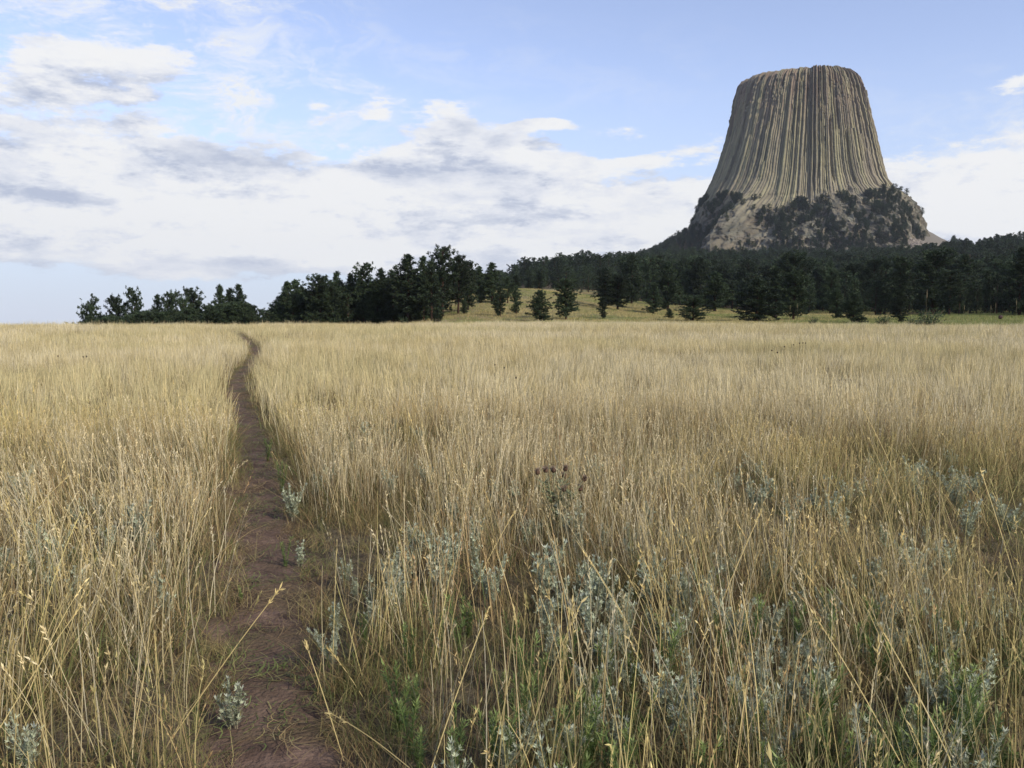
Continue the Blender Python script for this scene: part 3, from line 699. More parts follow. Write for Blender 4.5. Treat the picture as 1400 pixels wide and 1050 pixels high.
link('stems', gs.mesh('thistle_stems', [M_STEM]), th); link('leaves', gl.mesh('thistle_leaves', [M_SAGE]), th)
gh = Geo()
prof = [(0, -.018), (.012, -.014), (.018, -.004), (.016, .006), (.010, .014)]
thh = np.linspace(0, 6.283, 12, endpoint=False)
V = np.array([[r_ * math.cos(a) * (1 + .12 * math.sin(5 * a)), r_ * math.sin(a) * (1 + .12 * math.cos(4 * a)), z_] for (r_, z_) in prof for a in thh])
idx = np.arange(60).reshape(5, 12); nxx = np.roll(idx, -1, 1)
gh.add(V, np.stack([idx[:-1], nxx[:-1], nxx[1:], idx[1:]], -1).reshape(-1, 4), None, (.10, .06, .04))
n = 60; d = unit(np.stack([rs.normal(0, .7, n), rs.normal(0, .7, n), np.abs(rs.normal(0, 1, n)) + .2], 1)); P = np.stack([d * .006 + [0, 0, .004], d * .020 + [0, 0, .008], d * .030 + [0, 0, .010]], 1)
gh.ribbon(P, np.tile([[.003, .003, .001]], (n, 1)), unit(np.cross(d, rs.normal(0, 1, (n, 3)))), mixcol(np.array([.20, .12, .08]), np.array([.38, .31, .24]), rs.uniform(0, 1, n)))
mh = gh.mesh('thistle_head', [M_STEM])
for q in heads_l:
    o = link('flower_head', mh, th); o.location = q; o.rotation_euler = (rs.normal(0, .3), rs.normal(0, .3), rs.uniform(0, 6))

# dark-headed coneflower stalks and pale dead stalks standing above the grass
def seed_stalk(h, headr, col, hc, long_=1.0):
    g1 = Geo(); g2 = Geo(); t = np.linspace(0, 1, 6)[:, None]; b = random.uniform(-.08, .08)
    P = np.concatenate([b * h * t ** 2, .03 * h * t, h * t - .02], 1); g1.tube(P, np.linspace(1, .5, 6) * .004 * max(1, h), 5, col)
    for k in range(3):
        zz = .45 + .17 * k; q = P[0] * (1 - zz) + P[-1] * zz; g1.tube(np.array([q, q + [.05 * (-1) ** k * h, .01, .07 * h], q + [.07 * (-1) ** k * h, .0, .16 * h]]), [.003 * h, .002 * h, .001], 4, col)
    m = 7; th2 = np.linspace(0, 6.283, 8, endpoint=False)
    V = [[headr * math.sin(math.pi * (i + .5) / m) * math.cos(a) * (1 + .2 * math.sin(3 * a + i)), headr * math.sin(math.pi * (i + .5) / m) * math.sin(a), -headr * long_ * math.cos(math.pi * (i + .5) / m)] for i in range(m) for a in th2]
    V = np.array(V) + P[-1] + [0, 0, headr * long_ * .7]; ix = np.arange(m * 8).reshape(m, 8); n2 = np.roll(ix, -1, 1)
    g2.add(V, np.stack([ix[:-1], n2[:-1], n2[1:], ix[1:]], -1).reshape(-1, 4), np.array([[ix[0, 0], ix[0, i + 1], ix[0, i]] for i in range(1, 7)] + [[ix[-1, 0], ix[-1, i], ix[-1, i + 1]] for i in range(1, 7)]), hc)
    return g1.mesh('stalk_stem', [M_STEM]), g2.mesh('stalk_head', [M_STEM])
cone = [seed_stalk(.66, .013, (.16, .12, .07), (.03, .02, .018), 1.4) for _ in range(3)]
for (px, py, Y) in [(1092, 463, 26), (1098, 465, 26.3), (1103, 461, 26.6), (1086, 468, 25), (1075, 472, 24), (1052, 478, 22), (1060, 482, 21)]:
    p = at(px, py, Y); plant('coneflower_stalk', cone[px % 3], p[0], Y, 1.25, 'thin stalk with a dark round seed head in the far right grass below the pines', 'seed stalk', 'dark seed heads in the far right grass', ('stem', 'seed_head'))
for (px, py, Y) in [(116, 485, 20), (122, 487, 19.5), (82, 488, 20)]:
    p = at(px, py, Y); plant('coneflower_stalk', cone[px % 3], p[0], Y, 1.1, 'thin stalk with a dark seed head in the pale grass at far left', 'seed stalk', 'dark seed heads in the far left grass', ('stem', 'seed_head'))
for (px, py, Y) in [(678, 500, 17), (710, 521, 13), (690, 505, 16)]:
    p = at(px, py, Y); plant('coneflower_stalk', cone[px % 3], p[0], Y, 1.05, 'thin stalk with a dark seed head in the middle of the grass field', 'seed stalk', 'dark seed heads in the middle of the field', ('stem', 'seed_head'))
mul = [seed_stalk(1.25, .017, (.30, .25, .15), (.30, .24, .14), 9) for _ in range(2)]
for (px, py, Y, s, lb) in [(1267, 401, 60, 2.0, 'very tall pale dead stalk rising in front of the forest, above the low bush'), (1080, 420, 95, 1.25, 'pale dead stalk before a wide pine trunk, left one of a close pair'), (1090, 418, 95, 1.3, 'pale dead stalk before a wide pine trunk, right one of a close pair'),
        (1318, 420, 75, 1.2, 'stubby pale dead stalk at the forest front right of the low bush'), (1323, 426, 74, 1.0, 'short pale dead stalk touching the stubby one right of the low bush'), (1362, 417, 80, 1.3, 'straight pale dead stalk near the right end of the grass edge'), (1354, 420, 82, 1.2, 'thin dead stalk just left of the straight pale one near the right end'), (1391, 413, 82, 1.5, 'dead stalk farthest right against the forest trunks')]:
    p = at(px, py, Y); gz = float(ground_z(p[0], Y)); ds_ = plant('dead_stalk', mul[px % 2], p[0], Y, max(.5, (p[2] - gz) / 1.36), lb, 'dead stalk', 'pale dead stalks at the far edge of the field', ('stem', 'seed_spike')); ds_.scale = (ds_.scale[0] * .5, ds_.scale[1] * .5, ds_.scale[2])
p = at(1369, 437, 62); plant('thistle_stalk', seed_stalk(.9, .12, (.12, .09, .06), (.07, .045, .04), 1.0), p[0], 62, 1.25, 'stalk with one large round dark head at the right end of the grass edge', 'seed stalk', None, ('stem', 'seed_head'))

# ------------------------------------------------------------------ pines
def pine(seed, kind='cone', dense=1.0, lowp=False):
    """unit-height-10 m ponderosa: returns trunk and crown geometry"""
    rs = np.random.default_rng(seed); gt = Geo(); gc = Geo(); H = 10.0
    t = np.linspace(0, 1, 9); wob = np.cumsum(rs.normal(0, .05, (9, 2)), 0) * .6
    TP = np.concatenate([wob, (H * .97 * t)[:, None]], 1); TP[0, :2] = 0; TP[0, 2] = -.6
    gt.tube(TP, np.interp(t, [0, .06, 1], [.24, .19, .03]), 6 if lowp else 9, (.6, .55, .55))
    k0, nb, wmax, prof = {'cone': (.07, 120, 2.0, ([0, .12, .35, .7, 1], [.7, .95, 1, .62, .08])),
        'narrow': (.06, 104, 1.45, ([0, .15, .4, .8, 1], [.6, .9, 1, .5, .06])),
        'broad': (.10, 124, 2.7, ([0, .15, .45, .75, .93, 1], [.5, .9, 1.0, .85, .5, .15])),
        'bush': (.02, 130, 2.7, ([0, .12, .4, .75, 1], [.8, 1.0, .95, .62, .1])),
        'open': (.20, 86, 2.1, ([0, .15, .5, .8, 1], [.4, .9, 1.0, .8, .2])),
        'flat': (.08, 116, 3.2, ([0, .2, .5, .8, 1], [.7, 1.0, 1.0, .85, .45]))}[kind]
    nb = int(nb * dense * (.55 if lowp else 1.0))
    lob = rs.uniform(.6, 1.3, (9, 12))                    # uneven outline: long and short boughs by height and side
    B = []; D = []; Cc = []
    for i in range(nb):
        s_ = k0 + (1 - k0) * ((i + rs.uniform(0, 1)) / nb) ** .92; u = (s_ - k0) / (1 - k0)
        a = rs.uniform(0, 2 * np.pi); L_ = wmax * np.interp(u, *prof) * lob[int(u * 8.99), int(a / 6.2832 * 12) % 12] * rs.uniform(.7, 1.1)
        o = np.array([np.interp(s_, t, TP[:, k]) for k in range(3)]); dz = np.interp(u, [0, .5, 1], [-.05, .22, .9]) + rs.normal(0, .12)
        d = np.array([math.cos(a), math.sin(a), dz]); q = np.linspace(0, 1, 4)[:, None]
        P = o + d * q * L_; P[:, 2] += .12 * L_ * q[:, 0] ** 2
        if not lowp or i % 2 == 0: gt.tube(P, np.linspace(.05, .012, 4), 4, (.45, .42, .4))
        m = max(3, int(L_ * (5.0 if not lowp else 2.2)) + 1)
        shade = rs.uniform(.7, 1.25)
        for j in range(m):
            r_ = rs.uniform(.15, 1.02) if j else 1.0
            c = o + d * r_ * L_ + np.array([0, 0, .12 * L_ * r_ ** 2]) + rs.normal(0, .17, 3) * [1, 1, .7]
            B.append(c); D.append(unit(np.array([d[0], d[1], .35 + dz * .3]))); Cc.append(shade * rs.uniform(.8, 1.2))
    B.append(TP[-1] + [0, 0, .1]); D.append(np.array([0, 0, 1.])); Cc.append(1.0)
    B = np.array(B); D = np.array(D); Cc = np.array(Cc)
    nn = 12 if lowp else 15; n = len(B)
    dirs = unit(rs.normal(0, 1, (n, nn, 3)) * [1, 1, .75] + D[:, None] * .9)
    ln = rs.uniform(.17, .36, (n, nn)) * (1.45 if lowp else 1)
    P0 = B[:, None] + rs.normal(0, .08, (n, nn, 3)); P = np.stack([P0, P0 + dirs * ln[..., None] * .6, P0 + dirs * ln[..., None]], 2).reshape(-1, 3, 3)
    side = unit(np.cross(dirs, rs.normal(0, 1, (n, nn, 3)))).reshape(-1, 3)
    wd = (.15 if lowp else .098) * np.array([[.6, 1, .25]]) * rs.uniform(.7, 1.2, (len(P), 1))
    base = np.array([.034, .050, .023]); br = np.repeat(Cc, nn)[:, None] * rs.uniform(.8, 1.25, (len(P), 1))
    gc.ribbon(P, wd, side, base[None] * br * (1 + .12 * rs.normal(0, 1, (len(P), 1)) * np.array([[1, .4, 0]])))
    return gt, gc
def two_part_mesh(gt, gc, name):
    nt_ = sum(len(f) for f in gt.F4); g = Geo(); g.V = list(gt.V); g.F4 = list(gt.F4); g.C = list(gt.C); g.n = gt.n
    nv = gc.n; V = np.concatenate(gc.V); F4 = np.concatenate(gc.F4); C = np.concatenate(gc.C); g.add(V, F4, None, C)
    return g.mesh(name, [M_BARK, M_NEEDLE], False, np.concatenate([np.zeros(nt_, int), np.ones(len(F4), int)]))
KN = ['cone', 'narrow', 'broad', 'bush', 'open', 'flat']
PK = {}; LOWP = []
for ki, k in enumerate(KN):
    PK[k] = []
    for v in range(3):
        gt, gc = pine(1000 + ki * 10 + v, k); PK[k].append((gt.mesh('pine_trunk', [M_BARK]), gc.mesh('pine_crown', [M_NEEDLE])))
for ki, k in enumerate(['cone', 'broad', 'cone', 'open', 'narrow', 'broad']):
    gt, gc = pine(2000 + ki, k, 1.0, True); LOWP.append(two_part_mesh(gt, gc, 'far_pine'))
def put_pine(x, y, h, wid, kind, v, label, group, name='pine_tree'):
    z = float(terrain(x, y)); s = h / 10.0
    t = thing(name, label, 'pine tree', (x, y, z), random.uniform(0, 6.28), group, (s * wid, s * wid, s))
    tr, cr_ = PK[kind][v % 3]; link('trunk', tr, t); link('crown', cr_, t)
    return t
# catalogued trees: px, top row, distance, crown width px, kind, label
G1 = 'pines of the grove behind the left field edge'; G2 = 'pines standing on the open meadow slope'; G3 = 'tall pines along the front of the forest'
cat = [
 (124, 417, 190, 40, 'flat', G1, 'low spreading pine at the left end of the tree line'),
 (158, 409, 190, 34, 'broad', G1, 'rounded pine second from the left end of the tree line'),
 (182, 397, 190, 26, 'open', G1, 'open-topped pine rising highest in the leftmost clump of the tree line'),
 (215, 403, 188, 26, 'cone', G1, 'pine with a pointed top just right of the leftmost clump'),
 (233, 402, 186, 30, 'broad', G1, 'broad pine between two pointed ones left of the gap-topped clump'),
 (263, 397, 185, 34, 'open', G1, 'pine with a lopsided rounded top midway along the left tree line'),
 (250, 410, 180, 30, 'broad', G1, 'shorter dark pine filling in before the lopsided one'),
 (301, 390, 182, 30, 'cone', G1, 'left twin of the two tall pines before the dip in the tree line'),
 (326, 389, 182, 30, 'cone', G1, 'right twin of the two tall pines before the dip in the tree line'),
 (314, 394, 190, 26, 'narrow', G1, 'pine squeezed between the tall twins'),
 (345, 418, 180, 28, 'bush', G1, 'small bushy pine at the foot of the tall twins'),
 (370, 421, 185, 28, 'bush', G1, 'short round pine in the dip of the left tree line'),
 (392, 385, 178, 32, 'cone', G1, 'first tall pine right of the dip, beside its ragged neighbour'),
 (404, 382, 180, 32, 'narrow', G1, 'ragged narrow pine right beside the first tall one after the dip'),
 (437, 381, 172, 50, 'broad', G1, 'wide dome-shaped pine right of the ragged pair'),
 (460, 371, 180, 24, 'narrow', G1, 'slim spire pine standing out between dome-shaped neighbours'),
 (478, 374, 178, 28, 'cone', G1, 'pointed pine just right of the slim spire'),
 (497, 363, 176, 36, 'open', G1, 'pine with a bulging irregular top left of the grove centre'),
 (521, 367, 176, 30, 'cone', G1, 'medium pine right of the one with the bulging top'),
 (536, 369, 182, 26, 'narrow', G1, 'narrow pine behind, left of the biggest dense crown'),
 (557, 348, 166, 52, 'cone', G1, 'biggest densely crowned pine in the middle of the grove'),
 (579, 350, 170, 26, 'narrow', G1, 'thin sharp-tipped pine between the biggest crown and the tallest tree'),
 (590, 357, 164, 36, 'cone', G1, 'full pine just left of and in front of the tallest tree'),
 (605, 340, 176, 40, 'open', G1, 'tallest pine of the grove with a tufted leaning top'),
 (626, 350, 178, 36, 'open', G1, 'tall pine right of the tallest, its bare lower trunk against the slope'),
 (640, 359, 188, 34, 'broad', G1, 'pine at the right shoulder of the grove on the slope'),
 (655, 364, 215, 26, 'cone', G1, 'more distant pine between the grove shoulder and the slope top'),
 (672, 359, 205, 32, 'cone', G1, 'last tall pine of the grove, on the top of the slope'),
 (658, 391, 205, 14, 'bush', G2, 'small dark pine alone on the slope below the last tall pine of the grove'),
 (684, 393, 165, 22, 'cone', G2, 'young dark pine left of a matching lighter one on the slope'),
 (694, 379, 205, 20, 'open', G2, 'open pine on the slope just above the two young pines'),
 (706, 390, 172, 18, 'cone', G2, 'young lighter green pine right of its darker twin on the slope'),
 (705, 376, 275, 14, 'narrow', G2, 'little far pine on the skyline of the slope'),
 (634, 410, 175, 13, 'bush', G2, 'very small pine near the foot of the slope at the grove\'s edge'),
 (598, 423, 150, 18, 'bush', G2, 'small bushy pine at the right foot of the grove at the field edge'),
 (737, 371, 285, 20, 'cone', G2, 'dark pine behind the crest, above the short conical pine'),
 (738, 397, 152, 34, 'bush', G2, 'short conical pine at the field edge in the middle of the slope'),
 (774, 383, 158, 38, 'broad', G2, 'sturdy dark pine right of the short conical one on the slope'),
 (824, 406, 168, 14, 'narrow', G2, 'slender sapling pine on the slope left of the joined pair'),
 (828, 367, 215, 30, 'cone', G2, 'left of two pines whose crowns join at the forest corner'),
 (845, 377, 205, 42, 'broad', G2, 'right and wider of two pines whose crowns join at the forest corner'),
 (864, 348, 245, 30, 'cone', G3, 'tall dark pine behind the joined pair at the forest corner'),
 (894, 386, 200, 28, 'cone', G2, 'small pine with a short bare trunk before the forest corner'),
 (914, 358, 215, 38, 'cone', G3, 'tall broad-based pine with two trunks showing, left part of the forest front'),
 (948, 407, 152, 44, 'flat', G2, 'low round bushy pine alone in the green meadow'),
 (915, 424, 172, 15, 'bush', G2, 'tiny shrub-sized pine in the meadow left of the low round one'),
 (978, 372, 225, 44, 'cone', G3, 'full conical pine in the forest front above the low round one'),
 (1035, 381, 150, 66, 'bush', G3, 'large dense pine reaching to the ground at the field edge, below the rock tower'),
 (1062, 366, 175, 40, 'cone', G3, 'dark pine just behind the large dense one'),
 (1086, 374, 168, 50, 'broad', G3, 'wide pine with a visible trunk right of the large dense one'),
 (1144, 394, 172, 26, 'cone', G3, 'medium pine with a thin trunk between the wide pine and the shrubby one'),
 (1168, 400, 140, 40, 'bush', G3, 'shrubby low-branched pine behind the grass edge, right of the gap in the forest'),
 (1232, 397, 145, 26, 'narrow', G3, 'slim pine with a short bare stem left of the low bush'),
 (1300, 372, 190, 40, 'broad', G3, 'broad pine at the forest front right of the low bush')]
used = []
for i, (px, py, Y, w, kind, grp, lb) in enumerate(cat):
    p = at(px, py, Y); z = float(terrain(p[0], Y)); h = max(2.0, p[2] - z)
    wm = {'cone': 2.0, 'narrow': 1.45, 'broad': 2.7, 'bush': 2.7, 'open': 2.1, 'flat': 3.2}[kind] * 2.15 * h / 10
    wid = (w / F * Y) / wm; wid = min(max(wid, .55), 2.2)
    put_pine(p[0], Y, h, wid, kind, i, lb, grp); used.append((p[0], Y))
# shrubs at the far grass edge
def shrub_meshes(seed):
    rs = np.random.default_rng(seed); gs = Geo(); gl = Geo()
    for k in range(16):
        a = rs.uniform(0, 6.28); hh = rs.uniform(.6, 1.3); t = np.linspace(0, 1, 5)[:, None]; sp = rs.uniform(.2, 1.2)
        P = np.concatenate([np.array([[math.cos(a), math.sin(a)]]) * sp * t, hh * t - .05], 1); gs.tube(P, np.linspace(.02, .006, 5), 5, (.15, .11, .08))
        n = 46; s_ = rs.uniform(.25, 1, n); Q = np.stack([np.interp(s_, t[:, 0], P[:, i]) for i in range(3)], 1) + rs.normal(0, .1, (n, 3))
        d = unit(rs.normal(0, 1, (n, 3)) + [0, 0, .5]); L_ = .10
        gl.ribbon(np.stack([Q, Q + d * L_ * .5, Q + d * L_], 1), np.tile([[.02, .06, .01]], (n, 1)), unit(np.cross(d, rs.normal(0, 1, (n, 3)))), np.array([[.05, .075, .03]]) * rs.uniform(.6, 1.5, (n, 1)))
    return gs.mesh('shrub_stems', [M_STEM]), gl.mesh('shrub_leaves', [M_GREEN])
shr = [shrub_meshes(900 + i) for i in range(2)]
for (px, py, Y, s, lb) in [(1270, 426, 96, 1.9, 'dark leafy bush at the grass edge under the very tall pale stalk'), (1250, 436, 92, 1.2, 'low dark shrub spreading left of the bush under the tall stalk'), (1205, 428, 98, 1.3, 'small green shrub at the grass edge right of the shrubby pine'), (1110, 432, 120, 1.0, 'tiny green shrub in the meadow under the wide pine')]:
    p = at(px, py, Y); plant('shrub', shr[px % 2], p[0], Y, s, lb, 'shrub', 'shrubs at the far grass edge', ('stems', 'leaves'))

# forest positions
FR_PX = [-500, 60, 110, 360, 380, 560, 640, 690, 760, 850, 900, 1000, 1090, 1150, 1300, 1400, 1900]
FR_D = [9e3, 9e3, 200, 190, 182, 180, 250, 440, 440, 330, 300, 295, 262, 245, 212, 200, 195]
FR_AZ = np.arctan2((np.array(FR_PX) - 700) / F, 1.0)
n = 16000
a = rng.uniform(np.arctan2(-640 / F, 1), .80, n); d = (rng.uniform(0, 1, n) * (1120 ** 1.75 - 170 ** 1.75) + 170 ** 1.75) ** (1 / 1.75)
x = d * np.sin(a); y = d * np.cos(a)
front = np.interp(a, FR_AZ, FR_D) * (1 + .05 * vnoise(a * 90, 0, 0, 4))
ok = d > front
ok &= ~((a < np.arctan2(-130 / F, 1)) & (d > 330))
ok &= np.hypot(x - TOW[0], y - TOW[1]) > 150
x, y, d, a = x[ok], y[ok], d[ok], a[ok]
# thin out to a minimum spacing with a grid
cell = 5.6; key = {}
order = np.argsort(d); kx = []
for i in order:
    c = (int(x[i] // cell), int(y[i] // cell))
    if c in key: continue
    key[c] = 1; kx.append(i)
kx = np.array(kx); x, y, d, a = x[kx], y[kx], d[kx], a[kx]
h = (6.5 + 11 * rng.uniform(0, 1, len(x)) ** 1.8) * (1 + .12 * vnoise(x / 40, y / 40, 0, 6))
h = np.where(d < 300, h * .9, h); h = np.where((d < 560) & (a < .13), h * .72, h)
# left grove filler must stay under the catalogued skyline
SKY_PX = [90, 104, 125, 150, 180, 200, 230, 262, 285, 310, 335, 345, 372, 385, 405, 437, 497, 557, 604, 650, 680, 700]
SKY_PY = [441, 432, 420, 411, 402, 410, 405, 402, 404, 394, 398, 420, 424, 395, 388, 386, 374, 360, 358, 368, 368, 372]
pxs = 700 + F * np.tan(a); cap = np.interp(pxs, SKY_PX, SKY_PY) + 4
zt = terrain(x, y); ztop_cap = CAMZ + y * (HOR - cap) / F
left = pxs < 700
h = np.where(left, np.minimum(h, ztop_cap - zt), h)
ok = (h > 2.0) & (pxs > 92)
ok &= np.array([min((x[i] - ux) ** 2 + (y[i] - uy) ** 2 for ux, uy in used) > 9 if d[i] < 320 else True for i in range(len(x))])
x, y, d, a, h, pxs, zt = [v[ok] for v in (x, y, d, a, h, pxs, zt)]
NFP = 210; fp = np.concatenate([rng.uniform(106, 372, 130), rng.uniform(372, 610, 80)]); fd = rng.uniform(172, 196, NFP); fx_ = (fp - 700) / F * fd
fz = terrain(fx_, fd); fh = np.minimum((CAMZ + fd * (HOR - np.interp(fp, SKY_PX, SKY_PY)) / F - fz) * rng.uniform(.6, .95, NFP), 9)
k = (fh > 2)
x, y, d, a, h, pxs, zt = [np.concatenate(q) for q in ((x, fx_[k]), (y, fd[k]), (d, fd[k]), (a, np.arctan2(fx_, fd)[k]), (h, fh[k]), (pxs, fp[k]), (zt, fz[k]))]
# the ones that show largest stand as single trees
vis = h / d * np.where(np.abs(a) < .54, 1, .01)
ordr = np.argsort(-vis); n_single = 300 - len(cat) - 2
single = ordr[:n_single]; rest = ordr[n_single:]
for q, i in enumerate(single):
    if pxs[i] < 690: lb, grp = 'one of the shaded pines inside the grove behind the field, left half', 'pines inside the left grove'
    else: lb, grp = 'one of the dark pines packed along the forest edge below the rock tower', 'pines in the front ranks of the forest'
    kd = KN[[3, 2, 0, 3, 5, 2][q % 6]] if pxs[i] < 690 else KN[[0, 2, 0, 1, 4, 2][q % 6]]
    put_pine(float(x[i]), float(y[i]), float(h[i]), random.uniform(.8, 1.25), kd, q // 6 + q, lb, grp)

# ------------------------------------------------------------------ rock tower
def tower():
    L_px = [(80, 1046), (90, 1040), (98, 1026), (111, 1015), (132, 1007.5), (162, 1001.6), (191, 995), (221, 986), (251, 975), (280, 960), (297, 951), (320, 945), (345, 941), (400, 936)]
    R_px = [(80, 1140), (90, 1146), (97, 1161), (109, 1174), (126, 1182), (149, 1187), (175, 1194), (201, 1200), (228, 1206), (247, 1212), (262, 1223), (268, 1238), (276, 1247), (290, 1255), (306, 1263), (322, 1265), (345, 1268), (400, 1270)]
    az0 = math.atan2(TOW[0], TOW[1]); DT = math.hypot(*TOW)
    def prof(tab, sgn):
        zz = []; ww = []
        for (py, px) in tab:
            r_ = ray(px, py); a_ = math.atan2(r_[0], r_[1]); w_ = DT * math.tan(a_ - az0)
            yw = TOW[1] - w_ * math.sin(az0); zz.append(at(px, py, yw)[2]); ww.append(sgn * w_)
        o = np.argsort(zz); return np.array(zz)[o], np.array(ww)[o]
    lz, lw = prof(L_px, -1); rz, rw = prof(R_px, 1)
    ZT = float(at(1100, 87, 1300 - 66)[2])
    NZ, NA = 300, 1800
    z = np.concatenate([np.linspace(70, 165, 90, endpoint=False), np.linspace(165, ZT, NZ - 90)])
    th = np.linspace(-np.pi, np.pi, NA, endpoint=False)               # 0 = +x, -pi/2 = towards the camera
    # rounding of the rim
    rim = np.clip((ZT - z) / 9.0, 0, 1); rimf = 1 - .035 * (1 - rim) ** 2
    wl = np.interp(z, lz, lw) * rimf; wr = np.interp(z, rz, rw) * rimf
    wmean = (np.interp(z, lz, lw) + np.interp(z, rz, rw)) / 2
    dep = np.where(z > 185, wmean * .80, 0)
    k185 = np.interp(185, z, wmean) * .80
    dep = np.where(z > 185, wmean * .80, k185 + np.interp(z, [70, 105, 150, 172, 185], [105, 80, 34, 8, 0])) * rimf
    Zg, Tg = np.meshgrid(z, th, indexing='ij')
    c, s = np.cos(Tg), np.sin(Tg)
    ex = 2.35
    A = np.where(c > 0, wr[:, None], wl[:, None]); Bd = np.where(s < 0, dep[:, None], wmean[:, None] * .85)
    rad = (np.abs(c / A) ** ex + np.abs(s / Bd) ** ex) ** (-1 / ex)
    # irregular columns
    rs = np.random.default_rng(3); ncol = 236
    wds = rs.uniform(.4, 1.6, ncol); ed = np.concatenate([[0], np.cumsum(wds)]); ed = ed / ed[-1] * 2 * np.pi - np.pi
    warp = .005 * vnoise(Zg / 45, Tg * 6, 0, 21) + .002 * vnoise(Zg / 14, Tg * 30, 0, 22)
    flare = np.clip((225 - Zg) / 90, 0, 1) * .035 * vnoise(Tg * 3.5, 2, 0, 25)
    Tw = (Tg + warp + flare + np.pi) % (2 * np.pi) - np.pi
    ci = np.clip(np.searchsorted(ed, Tw) - 1, 0, ncol - 1); u = (Tw - ed[ci]) / (ed[ci + 1] - ed[ci]) * 2 - 1
    cw = (ed[ci + 1] - ed[ci])
    zbase = np.interp(Tg, [-3.14, -2.5, -2.1, -1.75, -1.5, -1.1, -.6, -.2, .6, 3.14], [152, 150, 146, 142, 144, 148, 154, 174, 160, 145])
    colm = np.clip((Zg - zbase) / 26 + .75 * vnoise(Tg * 9, Zg / 25, 0, 26) + .35 * vnoise(Tg * 30, Zg / 12, 0, 24), 0, 1)           # columns fade into the massive base
    upper = np.clip((Zg - (ZT - 75)) / 25, 0, 1)
    off1 = rs.normal(0, .9, ncol); off2 = np.repeat(rs.normal(0, .8, ncol // 5 + 1), 5)[:ncol]
    brk = rs.uniform(190, ZT - 8, ncol); bsz = np.where(rs.uniform(0, 1, ncol) < .45, rs.uniform(.8, 3.2, ncol), 0)
    brk2 = rs.uniform(ZT - 90, ZT - 20, ncol); bsz2 = rs.normal(0, .8, ncol)
    prf = -np.abs(u) ** 3.0 * np.clip(cw * 66, .9, 2.7) * rs.uniform(.6, 1.4, ncol)[ci]
    disp = prf + (off1 + off2)[ci] - np.where(Zg > brk[ci], bsz[ci], 0) + np.where(Zg > brk2[ci], bsz2[ci], 0)
    X0 = rad * c; Y0 = rad * s
    # horizontal joints, stronger near the top
    jr = vnoise(Zg / 3.0 + rs.uniform(0, 50, ncol)[ci], ci * 1.7, 0, 27) * (.2 + .45 * upper)
    blk = hash3(ci, np.floor(Zg / 8.5 + 9 * hash3(ci, ci * 0, ci * 0, 73)), ci * 0, 74) - .5
    disp = disp + blk * (.5 + 1.3 * upper) + jr + .5 * fbm(X0 / 6, Y0 / 6, Zg / 6, 3, 28)
    # big vertical clefts
    for (az_, w_, dp, z0, z1) in [(-1.52, .010, 3.5, 170, ZT), (-1.27, .016, 6, 185, 285), (-1.02, .020, 6, 178, 262), (-.72, .03, 5, 175, 235), (-1.86, .01, 4, 255, ZT), (-2.25, .012, 4, 200, ZT), (-1.18, .01, 3.5, 260, ZT), (-2.6, .02, 4, 190, ZT), (-1.66, .01, 3, 290, ZT), (-.5, .015, 3.5, 240, ZT)]:
        m_ = np.exp(-((Tg - az_ - .01 * vnoise(Zg / 12, az_ * 9, 0, 29)) / w_) ** 2) * np.clip((Zg - z0) / 12, 0, 1) * np.clip((z1 + 1 - Zg) / 10, 0, 1); disp = disp - dp * m_
    rock = 7 * fbm(X0 / 30, Y0 / 30, Zg / 40, 3, 30) - 7.5 * np.abs(fbm(X0 / 12, Y0 / 12, Zg / 26, 4, 34)) + 1.6 * fbm(X0 / 3.5, Y0 / 3.5, Zg / 8, 2, 37)
    # ledges in the broken base
    led = 3.0 * (np.abs(((Zg + 14 * vnoise(Tg * 4, 0, 0, 38)) / 17) % 1 - .5) * 2)
    disp = colm * disp + (1 - colm) * (rock + led - 2)
    # a massive buttress at the lower left
    but = np.exp(-((Tg + 2.18) / .16) ** 2) * np.interp(Zg, [70, 95, 150, 178, 195], [30, 32, 22, 6, 0]); disp = disp + but
    but2 = np.exp(-((Tg + 1.0) / .12) ** 2) * np.interp(Zg, [70, 110, 150, 175], [16, 16, 8, 0]); disp = disp + but2
    r2 = rad + disp
    lx = r2 * c; ly = r2 * s
    X = lx * math.cos(az0) + ly * math.sin(az0) + TOW[0]; Y = -lx * math.sin(az0) + ly * math.cos(az0) + TOW[1]
    notch = -rs.uniform(0, 1, ncol) ** 2 * 2.4
    Zd = Zg + notch[ci] * np.clip((Zg - (ZT - 14)) / 14, 0, 1) ** 2
    # rock colours: lichen green-grey faces, bare reddish patches high up, pale base; groove shade is painted in
    cc = rs.uniform(.90, 1.08, ncol)[ci][..., None]; hue = rs.normal(0, 1, ncol)[ci][..., None]
    lich = np.array([.262, .238, .142]); bare = np.array([.245, .208, .148]); grey = np.array([.15, .13, .12]); red = np.array([.19, .125, .10]); pale = np.array([.158, .143, .108])
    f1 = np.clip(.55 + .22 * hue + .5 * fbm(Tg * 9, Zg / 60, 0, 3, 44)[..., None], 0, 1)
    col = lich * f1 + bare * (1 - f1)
    gm = np.clip(np.abs(u) ** 3.5 * 1.05, 0, 1)[..., None] * .8; col = col * (1 - gm) + grey * .62 * gm  # shade painted into the column grooves as dark grey
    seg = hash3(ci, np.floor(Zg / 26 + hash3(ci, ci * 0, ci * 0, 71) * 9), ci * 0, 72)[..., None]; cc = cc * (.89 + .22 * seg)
    topm = (np.clip((Zg - (ZT - 110)) / 80, 0, 1) * np.clip(.5 + vnoise(Tg * 40, Zg / 16, 0, 45), 0, 1))[..., None]; col = col * (1 - .6 * topm) + red * .6 * topm
